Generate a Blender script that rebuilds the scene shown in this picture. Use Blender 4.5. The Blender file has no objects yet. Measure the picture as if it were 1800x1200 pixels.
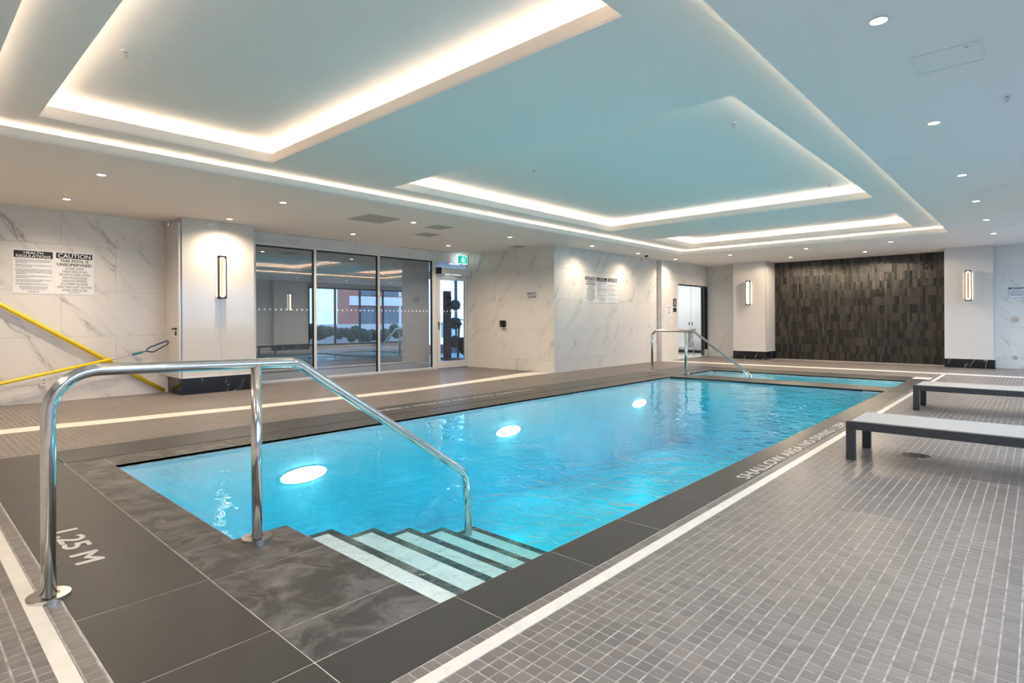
import bpy, bmesh, math, random
import numpy as np
from mathutils import Vector, Matrix
S = bpy.context.scene
COL = S.collection
random.seed(7)

# ---------------------------------------------------------------- camera, world, exposure
YAW = math.atan((1826.8 - 900) / 1008.5)
cam_data = bpy.data.cameras.new('camera')
cam_data.sensor_width = 36.0
cam_data.lens = 1008.5 / 1800 * 36
cam_data.shift_y = -(600 - 563.2) / 1800
cam_data.clip_end = 300
cam = bpy.data.objects.new('camera', cam_data)
COL.objects.link(cam)
cam.matrix_world = (Matrix.Translation((0, 0, 1.1)) @ Matrix.Rotation(YAW, 4, 'Z')
                    @ Matrix.Rotation(math.pi / 2, 4, 'X') @ Matrix.Rotation(-0.00495, 4, 'Z'))
S.camera = cam
S.view_settings.view_transform = 'Standard'
S.view_settings.look = 'None'
S.view_settings.gamma = 1.0
S.view_settings.use_curve_mapping = False
S.view_settings.exposure = 0.0

E_STEP = 42.0      # ceiling step LED strip
E_COVE = 40.0     # tray cove LED strips
E_SPOT = 145.0     # downlight
E_POOL = 6.0     # underwater lamp
E_SCONCE = 6.0
SKY = 6.0
WARM = (1.0, 0.80, 0.58)
COVEW = (1.0, 0.80, 0.60)

w = bpy.data.worlds.new('sky')
S.world = w
w.use_nodes = True
nt = w.node_tree
nt.nodes.clear()
out = nt.nodes.new('ShaderNodeOutputWorld')
bg = nt.nodes.new('ShaderNodeBackground')
tc = nt.nodes.new('ShaderNodeTexCoord')
nz = nt.nodes.new('ShaderNodeTexNoise')
nz.inputs['Scale'].default_value = 2.2
nz.inputs['Detail'].default_value = 5
cr = nt.nodes.new('ShaderNodeValToRGB')
cr.color_ramp.elements[0].position = 0.4
cr.color_ramp.elements[0].color = (0.42, 0.62, 0.95, 1)
cr.color_ramp.elements[1].position = 0.62
cr.color_ramp.elements[1].color = (0.86, 0.92, 1.0, 1)
nt.links.new(tc.outputs['Generated'], nz.inputs['Vector'])
nt.links.new(nz.outputs['Fac'], cr.inputs['Fac'])
nt.links.new(cr.outputs['Color'], bg.inputs['Color'])
bg.inputs['Strength'].default_value = SKY
nt.links.new(bg.outputs[0], out.inputs[0])

# ---------------------------------------------------------------- materials
M = {}
def new_mat(name):
    m = bpy.data.materials.new(name)
    m.use_nodes = True
    M[name] = m
    return m, m.node_tree, m.node_tree.nodes['Principled BSDF']

def P(name, col, rough=0.5, metal=0.0, noise=0.0, nscale=8.0, bump=0.0, bscale=40.0, spec=None, coat=0.0):
    m, t, b = new_mat(name)
    b.inputs['Base Color'].default_value = (*col, 1)
    b.inputs['Roughness'].default_value = rough
    b.inputs['Metallic'].default_value = metal
    if spec is not None: b.inputs['Specular IOR Level'].default_value = spec
    if coat: b.inputs['Coat Weight'].default_value = coat
    g = t.nodes.new('ShaderNodeNewGeometry')
    if noise:
        n = t.nodes.new('ShaderNodeTexNoise'); n.inputs['Scale'].default_value = nscale; n.inputs['Detail'].default_value = 6
        t.links.new(g.outputs['Position'], n.inputs['Vector'])
        r = t.nodes.new('ShaderNodeMapRange')
        r.inputs['From Min'].default_value = .3; r.inputs['From Max'].default_value = .7
        r.inputs['To Min'].default_value = 1 - noise; r.inputs['To Max'].default_value = 1 + noise
        t.links.new(n.outputs['Fac'], r.inputs['Value'])
        h = t.nodes.new('ShaderNodeVectorMath'); h.operation = 'SCALE'; h.inputs[0].default_value = col
        t.links.new(r.outputs[0], h.inputs['Scale'])
        t.links.new(h.outputs[0], b.inputs['Base Color'])
    if bump:
        n2 = t.nodes.new('ShaderNodeTexNoise'); n2.inputs['Scale'].default_value = bscale; n2.inputs['Detail'].default_value = 4
        t.links.new(g.outputs['Position'], n2.inputs['Vector'])
        bp = t.nodes.new('ShaderNodeBump'); bp.inputs['Strength'].default_value = bump; bp.inputs['Distance'].default_value = .01
        t.links.new(n2.outputs['Fac'], bp.inputs['Height'])
        t.links.new(bp.outputs[0], b.inputs['Normal'])
    return m

def EM(name, col, strength):
    m, t, b = new_mat(name)
    b.inputs['Base Color'].default_value = (*col, 1)
    b.inputs['Emission Color'].default_value = (*col, 1)
    b.inputs['Emission Strength'].default_value = strength
    return m

P('paint', (.81, .765, .74), .75, bump=.15, bscale=120)
P('step_lit_paint', (.90, .85, .79), .7)  # lighter ceiling paint, with the cove light on these edges put in
P('offwhite_glass', (.63, .605, .585), .12, coat=.3)
P('steel', (.72, .71, .69), .14, 1.0, noise=.06, nscale=30)
P('aluminium', (.55, .54, .53), .35, .6)
P('light_metal', (.70, .68, .66), .4, .2)
P('black_metal', (.012, .012, .013), .35, .3)
P('charcoal', (.035, .037, .042), .45, noise=.15, nscale=60)
P('sling', (.38, .37, .36), .7, noise=.08, nscale=200)
P('dark_wood', (.05, .03, .02), .4)
P('brass', (.45, .30, .15), .35, .8)
P('bronze', (.04, .032, .03), .4, .6)
P('yellow', (.85, .62, .02), .3)
P('navy', (.01, .03, .10), .3)
P('teal', (.02, .20, .28), .35)
P('white_plastic', (.78, .76, .73), .4)
P('sign_white', (.80, .80, .82), .35)
P('ink', (.01, .01, .012), .5)
P('deck_paint', (.62, .60, .57), .6, noise=.1, nscale=90)
P('slot_black', (.006, .006, .007), .5)
P('grout', (.36, .34, .32), .85, noise=.35, nscale=25)
P('grout_pale', (.50, .48, .455), .85, noise=.3, nscale=12)
P('band_tile', (.72, .68, .62), .35, noise=.06, nscale=14, bump=.1)
P('shade_fabric', (.20, .21, .23), .8)
P('gym_floor', (.10, .20, .32), .5)
P('rack_blue', (.02, .06, .10), .5)
P('gym_wall', (.45, .5, .58), .8)
P('ball_blue', (.03, .22, .34), .35)
P('washroom_white', (.85, .87, .88), .4)
P('counter_stone', (.60, .58, .50), .4)
P('vent_grey', (.45, .46, .46), .6)
P('vent_white', (.72, .73, .73), .6)
P('chrome', (.8, .8, .8), .08, 1.0)
P('brick_outside', (.42, .17, .13), .8, noise=.15, nscale=3)
P('white_outside', (.75, .76, .78), .8)
P('window_dark', (.10, .14, .18), .15)
P('bark', (.05, .04, .035), .9)
P('terrace', (.30, .31, .33), .8)
P('hedge', (.03, .045, .03), .9, noise=.5, nscale=10)
P('seam_backing', (.25, .24, .23), .8)  # plain grey backing that shows in the joints between slabs
EM('led_warm', WARM, E_STEP)
EM('led_cove', COVEW, E_COVE)
EM('led_sconce', (1, .88, .72), E_SCONCE)
EM('lamp_disc', (1, .93, .82), 14)
EM('pool_lamp_glass', (.85, .95, 1.0), 25)
EM('exit_green', (.0, .42, .32), 1.1)
EM('exit_white', (.85, 1, .95), 1.6)
EM('washroom_lamp', (1, 1, 1), 6)

def marble(name, base, vein, angle, dens=1.0, dark=False, st=(.9, 3.6, 1)):
    m, t, b = new_mat(name)
    N, L = t.nodes, t.links
    g = N.new('ShaderNodeNewGeometry')
    sp = N.new('ShaderNodeSeparateXYZ'); L.new(g.outputs['Position'], sp.inputs[0])
    ad = N.new('ShaderNodeMath'); L.new(sp.outputs[0], ad.inputs[0]); L.new(sp.outputs[1], ad.inputs[1])
    oi = N.new('ShaderNodeObjectInfo')
    rs = N.new('ShaderNodeMath'); rs.operation = 'MULTIPLY'; rs.inputs[1].default_value = 37; L.new(oi.outputs['Random'], rs.inputs[0])
    cb = N.new('ShaderNodeCombineXYZ'); L.new(ad.outputs[0], cb.inputs[0]); L.new(sp.outputs[2], cb.inputs[1]); L.new(rs.outputs[0], cb.inputs[2])
    vr = N.new('ShaderNodeVectorRotate'); vr.rotation_type = 'Z_AXIS'; vr.inputs['Angle'].default_value = angle
    L.new(cb.outputs[0], vr.inputs['Vector'])
    sc = N.new('ShaderNodeVectorMath'); sc.operation = 'MULTIPLY'
    sc.inputs[1].default_value = st
    L.new(vr.outputs[0], sc.inputs[0])
    n = N.new('ShaderNodeTexNoise'); n.inputs['Scale'].default_value = 1.0; n.inputs['Detail'].default_value = 7
    n.inputs['Roughness'].default_value = .55; n.inputs['Distortion'].default_value = .55
    L.new(sc.outputs[0], n.inputs['Vector'])
    a = N.new('ShaderNodeMath'); a.operation = 'SUBTRACT'; a.inputs[1].default_value = .5; L.new(n.outputs['Fac'], a.inputs[0])
    ab = N.new('ShaderNodeMath'); ab.operation = 'ABSOLUTE'; L.new(a.outputs[0], ab.inputs[0])
    mr = N.new('ShaderNodeMapRange'); mr.interpolation_type = 'SMOOTHSTEP'
    mr.inputs['From Min'].default_value = 0.0; mr.inputs['From Max'].default_value = .016
    mr.inputs['To Min'].default_value = 1; mr.inputs['To Max'].default_value = 0
    L.new(ab.outputs[0], mr.inputs['Value'])
    n2 = N.new('ShaderNodeTexNoise'); n2.inputs['Scale'].default_value = 1.7 * dens; n2.inputs['Detail'].default_value = 3
    L.new(sc.outputs[0], n2.inputs['Vector'])
    mk = N.new('ShaderNodeMapRange'); mk.inputs['From Min'].default_value = .48; mk.inputs['From Max'].default_value = .64
    L.new(n2.outputs['Fac'], mk.inputs['Value'])
    ml = N.new('ShaderNodeMath'); ml.operation = 'MULTIPLY'; L.new(mr.outputs[0], ml.inputs[0]); L.new(mk.outputs[0], ml.inputs[1])
    # soft cloud beside the veins
    cl = N.new('ShaderNodeMapRange'); cl.interpolation_type = 'SMOOTHSTEP'
    cl.inputs['From Min'].default_value = 0.0; cl.inputs['From Max'].default_value = .09
    cl.inputs['To Min'].default_value = .30 if not dark else 0; cl.inputs['To Max'].default_value = 0
    L.new(ab.outputs[0], cl.inputs['Value'])
    cm = N.new('ShaderNodeMath'); cm.operation = 'MULTIPLY'; L.new(cl.outputs[0], cm.inputs[0]); L.new(mk.outputs[0], cm.inputs[1])
    mx = N.new('ShaderNodeMath'); mx.operation = 'MAXIMUM'; L.new(ml.outputs[0], mx.inputs[0]); L.new(cm.outputs[0], mx.inputs[1])
    mx2 = N.new('ShaderNodeMath'); mx2.operation = 'MULTIPLY'; mx2.inputs[1].default_value = .8; L.new(mx.outputs[0], mx2.inputs[0])
    mi = N.new('ShaderNodeMix'); mi.data_type = 'RGBA'
    mi.inputs[6].default_value = (*base, 1); mi.inputs[7].default_value = (*vein, 1)
    L.new(mx2.outputs[0], mi.inputs[0])
    L.new(mi.outputs[2], b.inputs['Base Color'])
    b.inputs['Roughness'].default_value = .28 if not dark else .12
    return m
marble('marble_down', (.72, .68, .64), (.30, .27, .25), math.radians(50), st=(.65, 2.9, 1))
marble('marble_up', (.72, .69, .66), (.34, .32, .30), math.radians(-50), st=(.5, 2.3, 1))
marble('marble_black', (.006, .007, .010), (.45, .45, .5), math.radians(-68), 2.2, True)

def tile_mat(name, col, pitch, var, rough, bump=.15, ox=0.0, oy=0.0, stain=None, plane='XY'):
    """colour varies tile by tile, from the tile's own place"""
    m, t, b = new_mat(name)
    N, L = t.nodes, t.links
    g = N.new('ShaderNodeNewGeometry')
    dv = N.new('ShaderNodeVectorMath'); dv.operation = 'DIVIDE'; dv.inputs[1].default_value = pitch
    sb = N.new('ShaderNodeVectorMath'); sb.operation = 'SUBTRACT'; sb.inputs[1].default_value = (ox, oy, 0)
    L.new(g.outputs['Position'], sb.inputs[0]); L.new(sb.outputs[0], dv.inputs[0])
    fl = N.new('ShaderNodeVectorMath'); fl.operation = 'FLOOR'; L.new(dv.outputs[0], fl.inputs[0])
    wn = N.new('ShaderNodeTexWhiteNoise'); wn.noise_dimensions = '3D'; L.new(fl.outputs[0], wn.inputs['Vector'])
    r = N.new('ShaderNodeMapRange'); r.inputs['To Min'].default_value = 1 - var; r.inputs['To Max'].default_value = 1 + var
    L.new(wn.outputs['Value'], r.inputs['Value'])
    n = N.new('ShaderNodeTexNoise'); n.inputs['Scale'].default_value = 1.3; n.inputs['Detail'].default_value = 6
    L.new(g.outputs['Position'], n.inputs['Vector'])
    r2 = N.new('ShaderNodeMapRange'); r2.inputs['From Min'].default_value = .3; r2.inputs['From Max'].default_value = .7
    r2.inputs['To Min'].default_value = .88; r2.inputs['To Max'].default_value = 1.12
    L.new(n.outputs['Fac'], r2.inputs['Value'])
    mm = N.new('ShaderNodeMath'); mm.operation = 'MULTIPLY'; L.new(r.outputs[0], mm.inputs[0]); L.new(r2.outputs[0], mm.inputs[1])
    h = N.new('ShaderNodeVectorMath'); h.operation = 'SCALE'; h.inputs[0].default_value = col
    L.new(mm.outputs[0], h.inputs['Scale'])
    last = h.outputs[0]
    if stain:
        ns = N.new('ShaderNodeTexNoise'); ns.inputs['Scale'].default_value = 5.5; ns.inputs['Detail'].default_value = 9
        ns.inputs['Roughness'].default_value = .68; ns.inputs['Distortion'].default_value = .8
        L.new(g.outputs['Position'], ns.inputs['Vector'])
        rr = N.new('ShaderNodeMapRange'); rr.inputs['From Min'].default_value = .44; rr.inputs['From Max'].default_value = .72
        rr.inputs['To Max'].default_value = .62
        L.new(ns.outputs['Fac'], rr.inputs['Value'])
        mi = N.new('ShaderNodeMix'); mi.data_type = 'RGBA'; mi.inputs[7].default_value = (*stain, 1)
        L.new(rr.outputs[0], mi.inputs[0]); L.new(last, mi.inputs[6]); last = mi.outputs[2]
    L.new(last, b.inputs['Base Color'])
    b.inputs['Roughness'].default_value = rough
    n2 = N.new('ShaderNodeTexNoise'); n2.inputs['Scale'].default_value = 14; n2.inputs['Detail'].default_value = 6
    L.new(g.outputs['Position'], n2.inputs['Vector'])
    bp = N.new('ShaderNodeBump'); bp.inputs['Strength'].default_value = bump; bp.inputs['Distance'].default_value = .01
    L.new(n2.outputs['Fac'], bp.inputs['Height']); L.new(bp.outputs[0], b.inputs['Normal'])
    return m
tile_mat('mosaic', (.172, .150, .138), (.05, .05, 5), .14, .38, .10)
tile_mat('slate_dark', (.038, .036, .035), (.6, .6, 5), .07, .40, .12)
tile_mat('slate_stained', (.048, .045, .043), (.6, .6, 5), .07, .5, .25, stain=(.30, .29, .28))
tile_mat('nosing', (.012, .045, .055), (.05, .05, 5), .5, .2, .05)
tile_mat('pool_blue', (.62, .79, .85), (.05, .05, .05), .03, .4, .03)
tile_mat('pool_white', (.80, .83, .84), (.05, .05, .05), .03, .4, .03)

def black_tile():
    m, t, b = new_mat('glazed_black')
    N, L = t.nodes, t.links
    g = N.new('ShaderNodeNewGeometry')
    dv = N.new('ShaderNodeVectorMath'); dv.operation = 'DIVIDE'; dv.inputs[1].default_value = (.0525, 9, .2055)
    sb = N.new('ShaderNodeVectorMath'); sb.operation = 'SUBTRACT'; sb.inputs[1].default_value = (-5.48, 0, .008)
    L.new(g.outputs['Position'], sb.inputs[0]); L.new(sb.outputs[0], dv.inputs[0])
    fl = N.new('ShaderNodeVectorMath'); fl.operation = 'FLOOR'; L.new(dv.outputs[0], fl.inputs[0])
    wn = N.new('ShaderNodeTexWhiteNoise'); L.new(fl.outputs[0], wn.inputs['Vector'])
    cr = N.new('ShaderNodeValToRGB')
    cr.color_ramp.elements[0].color = (.005, .0045, .004, 1)
    cr.color_ramp.elements[1].color = (.048, .041, .034, 1)
    L.new(wn.outputs['Value'], cr.inputs['Fac'])
    L.new(cr.outputs[0], b.inputs['Base Color'])
    b.inputs['Roughness'].default_value = .13
    n2 = N.new('ShaderNodeTexNoise'); n2.inputs['Scale'].default_value = 45; n2.inputs['Detail'].default_value = 3
    L.new(g.outputs['Position'], n2.inputs['Vector'])
    bp = N.new('ShaderNodeBump'); bp.inputs['Strength'].default_value = .9; bp.inputs['Distance'].default_value = .012
    L.new(n2.outputs['Fac'], bp.inputs['Height']); L.new(bp.outputs[0], b.inputs['Normal'])
black_tile()

def water_mat():
    m, t, b = new_mat('water')
    N, L = t.nodes, t.links
    N.remove(b)
    g = N.new('ShaderNodeNewGeometry')
    n = N.new('ShaderNodeTexNoise'); n.inputs['Scale'].default_value = 1.7; n.inputs['Detail'].default_value = 2.5
    n.inputs['Distortion'].default_value = .9
    L.new(g.outputs['Position'], n.inputs['Vector'])
    # livelier ripples along the right hand side, where the water is fed in
    n2 = N.new('ShaderNodeTexNoise'); n2.inputs['Scale'].default_value = 6.5; n2.inputs['Detail'].default_value = 2
    n2.inputs['Distortion'].default_value = 1.2
    L.new(g.outputs['Position'], n2.inputs['Vector'])
    sp = N.new('ShaderNodeSeparateXYZ'); L.new(g.outputs['Position'], sp.inputs[0])
    mk = N.new('ShaderNodeMapRange'); mk.interpolation_type = 'SMOOTHSTEP'
    mk.inputs['From Min'].default_value = -3.3; mk.inputs['From Max'].default_value = -1.9
    mk.inputs['To Min'].default_value = .10; mk.inputs['To Max'].default_value = 1.6
    L.new(sp.outputs[0], mk.inputs['Value'])
    ml = N.new('ShaderNodeMath'); ml.operation = 'MULTIPLY'; L.new(n2.outputs['Fac'], ml.inputs[0]); L.new(mk.outputs[0], ml.inputs[1])
    ad = N.new('ShaderNodeMath'); L.new(n.outputs['Fac'], ad.inputs[0]); L.new(ml.outputs[0], ad.inputs[1])
    bp = N.new('ShaderNodeBump'); bp.inputs['Strength'].default_value = .5; bp.inputs['Distance'].default_value = .035
    L.new(ad.outputs[0], bp.inputs['Height'])
    tr = N.new('ShaderNodeBsdfTransparent')
    gl = N.new('ShaderNodeBsdfGlossy'); gl.inputs['Roughness'].default_value = 0.0
    fr = N.new('ShaderNodeFresnel'); fr.inputs[0].default_value = 1.33
    L.new(bp.outputs[0], gl.inputs['Normal']); L.new(bp.outputs[0], fr.inputs['Normal'])
    inv = N.new('ShaderNodeMath'); inv.operation = 'SUBTRACT'; inv.inputs[0].default_value = 1; L.new(g.outputs['Backfacing'], inv.inputs[1])
    fm = N.new('ShaderNodeMath'); fm.operation = 'MULTIPLY'; L.new(fr.outputs[0], fm.inputs[0]); L.new(inv.outputs[0], fm.inputs[1])
    mx = N.new('ShaderNodeMixShader')
    L.new(fm.outputs[0], mx.inputs[0]); L.new(tr.outputs[0], mx.inputs[1]); L.new(gl.outputs[0], mx.inputs[2])
    L.new(mx.outputs[0], N['Material Output'].inputs['Surface'])
    v = N.new('ShaderNodeVolumeAbsorption')
    v.inputs['Color'].default_value = (.30, .925, .975, 1); v.inputs['Density'].default_value = 1.0
    L.new(v.outputs[0], N['Material Output'].inputs['Volume'])
water_mat()

def glass_mat(name, refl, tint):
    m, t, b = new_mat(name)
    N, L = t.nodes, t.links
    N.remove(b)
    tr = N.new('ShaderNodeBsdfTransparent'); tr.inputs[0].default_value = (*tint, 1)
    gl = N.new('ShaderNodeBsdfGlossy'); gl.inputs['Roughness'].default_value = 0.0; gl.inputs[0].default_value = (.95, .97, 1, 1)
    fr = N.new('ShaderNodeFresnel'); fr.inputs[0].default_value = 1.5
    ad = N.new('ShaderNodeMath'); ad.inputs[1].default_value = refl; ad.use_clamp = True
    L.new(fr.outputs[0], ad.inputs[0])
    g = N.new('ShaderNodeNewGeometry')      # the thin pane reflects once, at its outer face
    inv = N.new('ShaderNodeMath'); inv.operation = 'SUBTRACT'; inv.inputs[0].default_value = 1; L.new(g.outputs['Backfacing'], inv.inputs[1])
    fm = N.new('ShaderNodeMath'); fm.operation = 'MULTIPLY'; L.new(ad.outputs[0], fm.inputs[0]); L.new(inv.outputs[0], fm.inputs[1])
    mx = N.new('ShaderNodeMixShader')
    L.new(fm.outputs[0], mx.inputs[0]); L.new(tr.outputs[0], mx.inputs[1]); L.new(gl.outputs[0], mx.inputs[2])
    L.new(mx.outputs[0], N['Material Output'].inputs['Surface'])
glass_mat('glass_tinted', .30, (.85, .9, .95))
glass_mat('glass_clear', .04, (.80, .92, 1.0))

# ---------------------------------------------------------------- mesh helpers
class MB:
    def __init__(s): s.v = []; s.f = []
    def box(s, x0, x1, y0, y1, z0, z1):
        k = len(s.v)
        s.v += [(x0,y0,z0),(x1,y0,z0),(x1,y1,z0),(x0,y1,z0),(x0,y0,z1),(x1,y0,z1),(x1,y1,z1),(x0,y1,z1)]
        s.f += [tuple(k+i for i in q) for q in ((0,3,2,1),(4,5,6,7),(0,1,5,4),(1,2,6,5),(2,3,7,6),(3,0,4,7))]
        return s
    def quad(s, *p):
        k = len(s.v); s.v += list(p); s.f.append(tuple(range(k, k+len(p)))); return s
    def prism(s, poly, z0, z1):
        k = len(s.v); n = len(poly)
        s.v += [(x, y, z0) for x, y in poly] + [(x, y, z1) for x, y in poly]
        s.f.append(tuple(k+i for i in reversed(range(n)))); s.f.append(tuple(k+n+i for i in range(n)))
        for i in range(n):
            j = (i+1) % n; s.f.append((k+i, k+j, k+n+j, k+n+i))
        return s
    def cyl(s, c, r, h, axis='Z', seg=24, r2=None):
        r2 = r if r2 is None else r2
        k = len(s.v); c = Vector(c)
        A = {'X': (Vector((0,1,0)), Vector((0,0,1)), Vector((1,0,0))), 'Y': (Vector((0,0,1)), Vector((1,0,0)), Vector((0,1,0))),
             'Z': (Vector((1,0,0)), Vector((0,1,0)), Vector((0,0,1)))}[axis]
        for rr, hh in ((r, 0), (r2, h)):
            for i in range(seg):
                a = 2*math.pi*i/seg
                s.v.append(tuple(c + A[0]*math.cos(a)*rr + A[1]*math.sin(a)*rr + A[2]*hh))
        s.f.append(tuple(k+i for i in reversed(range(seg)))); s.f.append(tuple(k+seg+i for i in range(seg)))
        for i in range(seg):
            j = (i+1) % seg; s.f.append((k+i, k+j, k+seg+j, k+seg+i))
        return s
    def ring(s, c, r0, r1, h, seg=28):
        k = len(s.v)
        for rr, zz in ((r1, 0), (r1, h), (r0, h), (r0, 0)):
            for i in range(seg):
                a = 2*math.pi*i/seg; s.v.append((c[0]+rr*math.cos(a), c[1]+rr*math.sin(a), c[2]+zz))
        for q in range(4):
            for i in range(seg):
                j = (i+1) % seg; a, b2 = k+q*seg, k+((q+1) % 4)*seg
                s.f.append((a+i, a+j, b2+j, b2+i))
        return s
    def tube(s, pts, r, seg=14, closed=False):
        pts = [Vector(p) for p in pts]; n = len(pts); k = len(s.v)
        ref = None
        for i, p in enumerate(pts):
            a = pts[(i-1) % n] if (closed or i) else p
            b = pts[(i+1) % n] if (closed or i < n-1) else p
            d = (b-a).normalized()
            if ref is None:
                ref = Vector((0,0,1)) if abs(d.z) < .9 else Vector((1,0,0))
            u = (ref - d*ref.dot(d)).normalized(); v = d.cross(u); ref = u
            for j in range(seg):
                t = 2*math.pi*j/seg; s.v.append(tuple(p + (u*math.cos(t)+v*math.sin(t))*r))
        for i in range(n if closed else n-1):
            for j in range(seg):
                a, b = k+i*seg, k+((i+1) % n)*seg; jj = (j+1) % seg
                s.f.append((a+j, a+jj, b+jj, b+j))
        if not closed:
            s.f.append(tuple(k+i for i in reversed(range(seg)))); s.f.append(tuple(k+(n-1)*seg+i for i in range(seg)))
        return s
    def ball(s, c, r, seg=20, rings=12, sz=1.0):
        k = len(s.v)
        for i in range(1, rings):
            t = math.pi*i/rings
            for j in range(seg):
                a = 2*math.pi*j/seg
                s.v.append((c[0]+r*math.sin(t)*math.cos(a), c[1]+r*math.sin(t)*math.sin(a), c[2]+r*math.cos(t)*sz))
        top = len(s.v); s.v.append((c[0], c[1], c[2]+r*sz)); s.v.append((c[0], c[1], c[2]-r*sz))
        for i in range(rings-2):
            for j in range(seg):
                jj = (j+1) % seg; a, b = k+i*seg, k+(i+1)*seg
                s.f.append((a+j, b+j, b+jj, a+jj))
        for j in range(seg):
            jj = (j+1) % seg
            s.f.append((top, k+j, k+jj)); s.f.append((top+1, k+(rings-2)*seg+jj, k+(rings-2)*seg+j))
        return s
    def mesh(s, name, mat, smooth=False):
        me = bpy.data.meshes.new(name); me.from_pydata(s.v, [], s.f); me.materials.append(M[mat]); me.update()
        if smooth:
            for p in me.polygons: p.use_smooth = len(p.vertices) <= 4
        return me
    def build(s, name, mat, parent=None, smooth=False, kind=None, bevel=0.0, label=None):
        o = bpy.data.objects.new(name, s.mesh(name, mat, smooth)); COL.objects.link(o)
        if parent: o.parent = parent
        if kind: o['kind'] = kind
        if label: o['label'] = label
        if bevel:
            bm = bmesh.new(); bm.from_mesh(o.data)
            bmesh.ops.bevel(bm, geom=bm.edges[:], offset=bevel, segments=2, affect='EDGES', clamp_overlap=True)
            bm.to_mesh(o.data); bm.free()
        return o

def B(*a): return MB().box(*a)
def thing(name, label, cat, loc=(0,0,0), group=None):
    o = bpy.data.objects.new(name, None); COL.objects.link(o); o.location = loc; o.empty_display_size = .1
    o['label'] = label; o['category'] = cat
    if group: o['group'] = group
    return o
def adopt(root, *objs):
    """parent world-space parts to a placed empty, keeping them where they are"""
    for o in objs:
        o.parent = root; o.matrix_parent_inverse = Matrix.Translation(-Vector(root.location))
def structure(o): o['kind'] = 'structure'; return o
def shell(name):
    o = bpy.data.objects.new(name, None); COL.objects.link(o); o['kind'] = 'structure'; return o
def fillet(pts, rad, seg=8):
    res = [Vector(pts[0])]
    for i in range(1, len(pts)-1):
        a, b, c = Vector(pts[i-1]), Vector(pts[i]), Vector(pts[i+1])
        r = rad[i-1] if isinstance(rad, (list, tuple)) else rad
        u, v = (a-b).normalized(), (c-b).normalized()
        ang = u.angle(v); d = min(r/math.tan(ang/2), (a-b).length*.49, (c-b).length*.49); rr = d*math.tan(ang/2)
        cen = b + (u+v).normalized()*(rr/math.sin(ang/2))
        p0, p1 = b+u*d, b+v*d
        q0, q1 = p0-cen, p1-cen; tot = q0.angle(q1)
        for k in range(seg+1):
            t = k/seg
            res.append(cen + (q0*math.sin((1-t)*tot)+q1*math.sin(t*tot))/math.sin(tot))
    res.append(Vector(pts[-1])); return res

_tc = {}
def text(name, s, mat, plane, pos, w=None, h=None, parent=None, bold=0.0, align='LEFT', spacing=1.0):
    """flat lettering fitted into a w x h box; plane: origin axes (right, up, normal); pos = lower left corner"""
    cu = bpy.data.curves.new(name, 'FONT'); cu.body = s; cu.size = 1; cu.align_x = align; cu.space_line = spacing
    cu.resolution_u = 3
    ob = bpy.data.objects.new(name, cu); COL.objects.link(ob)
    bpy.context.view_layer.update()
    me = bpy.data.meshes.new_from_object(ob.evaluated_get(bpy.context.evaluated_depsgraph_get()))
    bpy.data.objects.remove(ob); bpy.data.curves.remove(cu)
    co = np.empty(len(me.vertices)*3); me.vertices.foreach_get('co', co); co = co.reshape(-1, 3)
    mn, mx = co.min(0), co.max(0); sx = w/(mx[0]-mn[0]) if w else None; sy = h/(mx[1]-mn[1]) if h else None
    sx = sx or sy; sy = sy or sx
    r, u, nrm = (np.array(v, float) for v in plane)
    new = np.array(pos)[None] + ((co[:, :1]-mn[0])*sx)*r + ((co[:, 1:2]-mn[1])*sy)*u
    if bold:          # heavier strokes: the same glyphs laid again a hair to the side and above
        fs = [tuple(p.vertices) for p in me.polygons]; n = len(new); me.clear_geometry(); vs = []; ff = []
        for k, (dx, dy) in enumerate(((0, 0), (1, 0), (-1, 0), (0, .8), (0, -.8))):
            vs += [tuple(v) for v in new + dx*bold*.5*sx*r + dy*bold*.5*sy*u + k*.00005*nrm]
            ff += [tuple(i+k*n for i in f) for f in fs]
        me.from_pydata(vs, [], ff)
    else:
        me.vertices.foreach_set('co', new.ravel())
    me.shade_flat(); me.materials.clear(); me.materials.append(M[mat]); me.update()
    o = bpy.data.objects.new(name, me); COL.objects.link(o)
    if parent: o.parent = parent
    return o
PX = ((0,1,0), (0,0,1), (1,0,0))      # a wall facing +X
PY = ((1,0,0), (0,0,1), (0,-1,0))     # a wall facing -Y
def area_light(name, loc, rot, sx, sy, power, col, parent=None, portal=False):
    l = bpy.data.lights.new(name, 'AREA'); l.shape = 'RECTANGLE'; l.size = sx; l.size_y = sy; l.energy = power; l.color = col
    if portal: l.cycles.is_portal = True
    o = bpy.data.objects.new(name, l); COL.objects.link(o); o.location = loc; o.rotation_euler = rot
    if parent: o.parent = parent
    return o

H, ZT, ZC = 2.68, 2.80, 2.99     # lower ceiling, tray, cove ceiling
PXL, PXR, PY0, PYJ, PY1 = -5.25, -1.725, 1.18, 1.455, 10.25
SX0, SX1, SY0, SY1 = -5.25, -1.73, 10.93, 12.2
WZ = -0.03

# ---------------------------------------------------------------- floor
floor = structure(MB().build('floor', 'grout'))
fb = MB()
def slab(x0, x1, y0, y1, z1=-.0013): fb.box(x0, x1, y0, y1, -.028, z1)
slab(-10.4, PXL, -2.6, 17.4); slab(PXR, 1.4, -2.6, 17.4)
slab(PXL, PXR, -2.6, PY0); slab(-3.003, PXR, PY0, PYJ); slab(PXL, PXR, PY1, SY0); slab(PXL, PXR, SY1, 17.4)
floor.data = fb.mesh('floor', 'grout')

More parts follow.
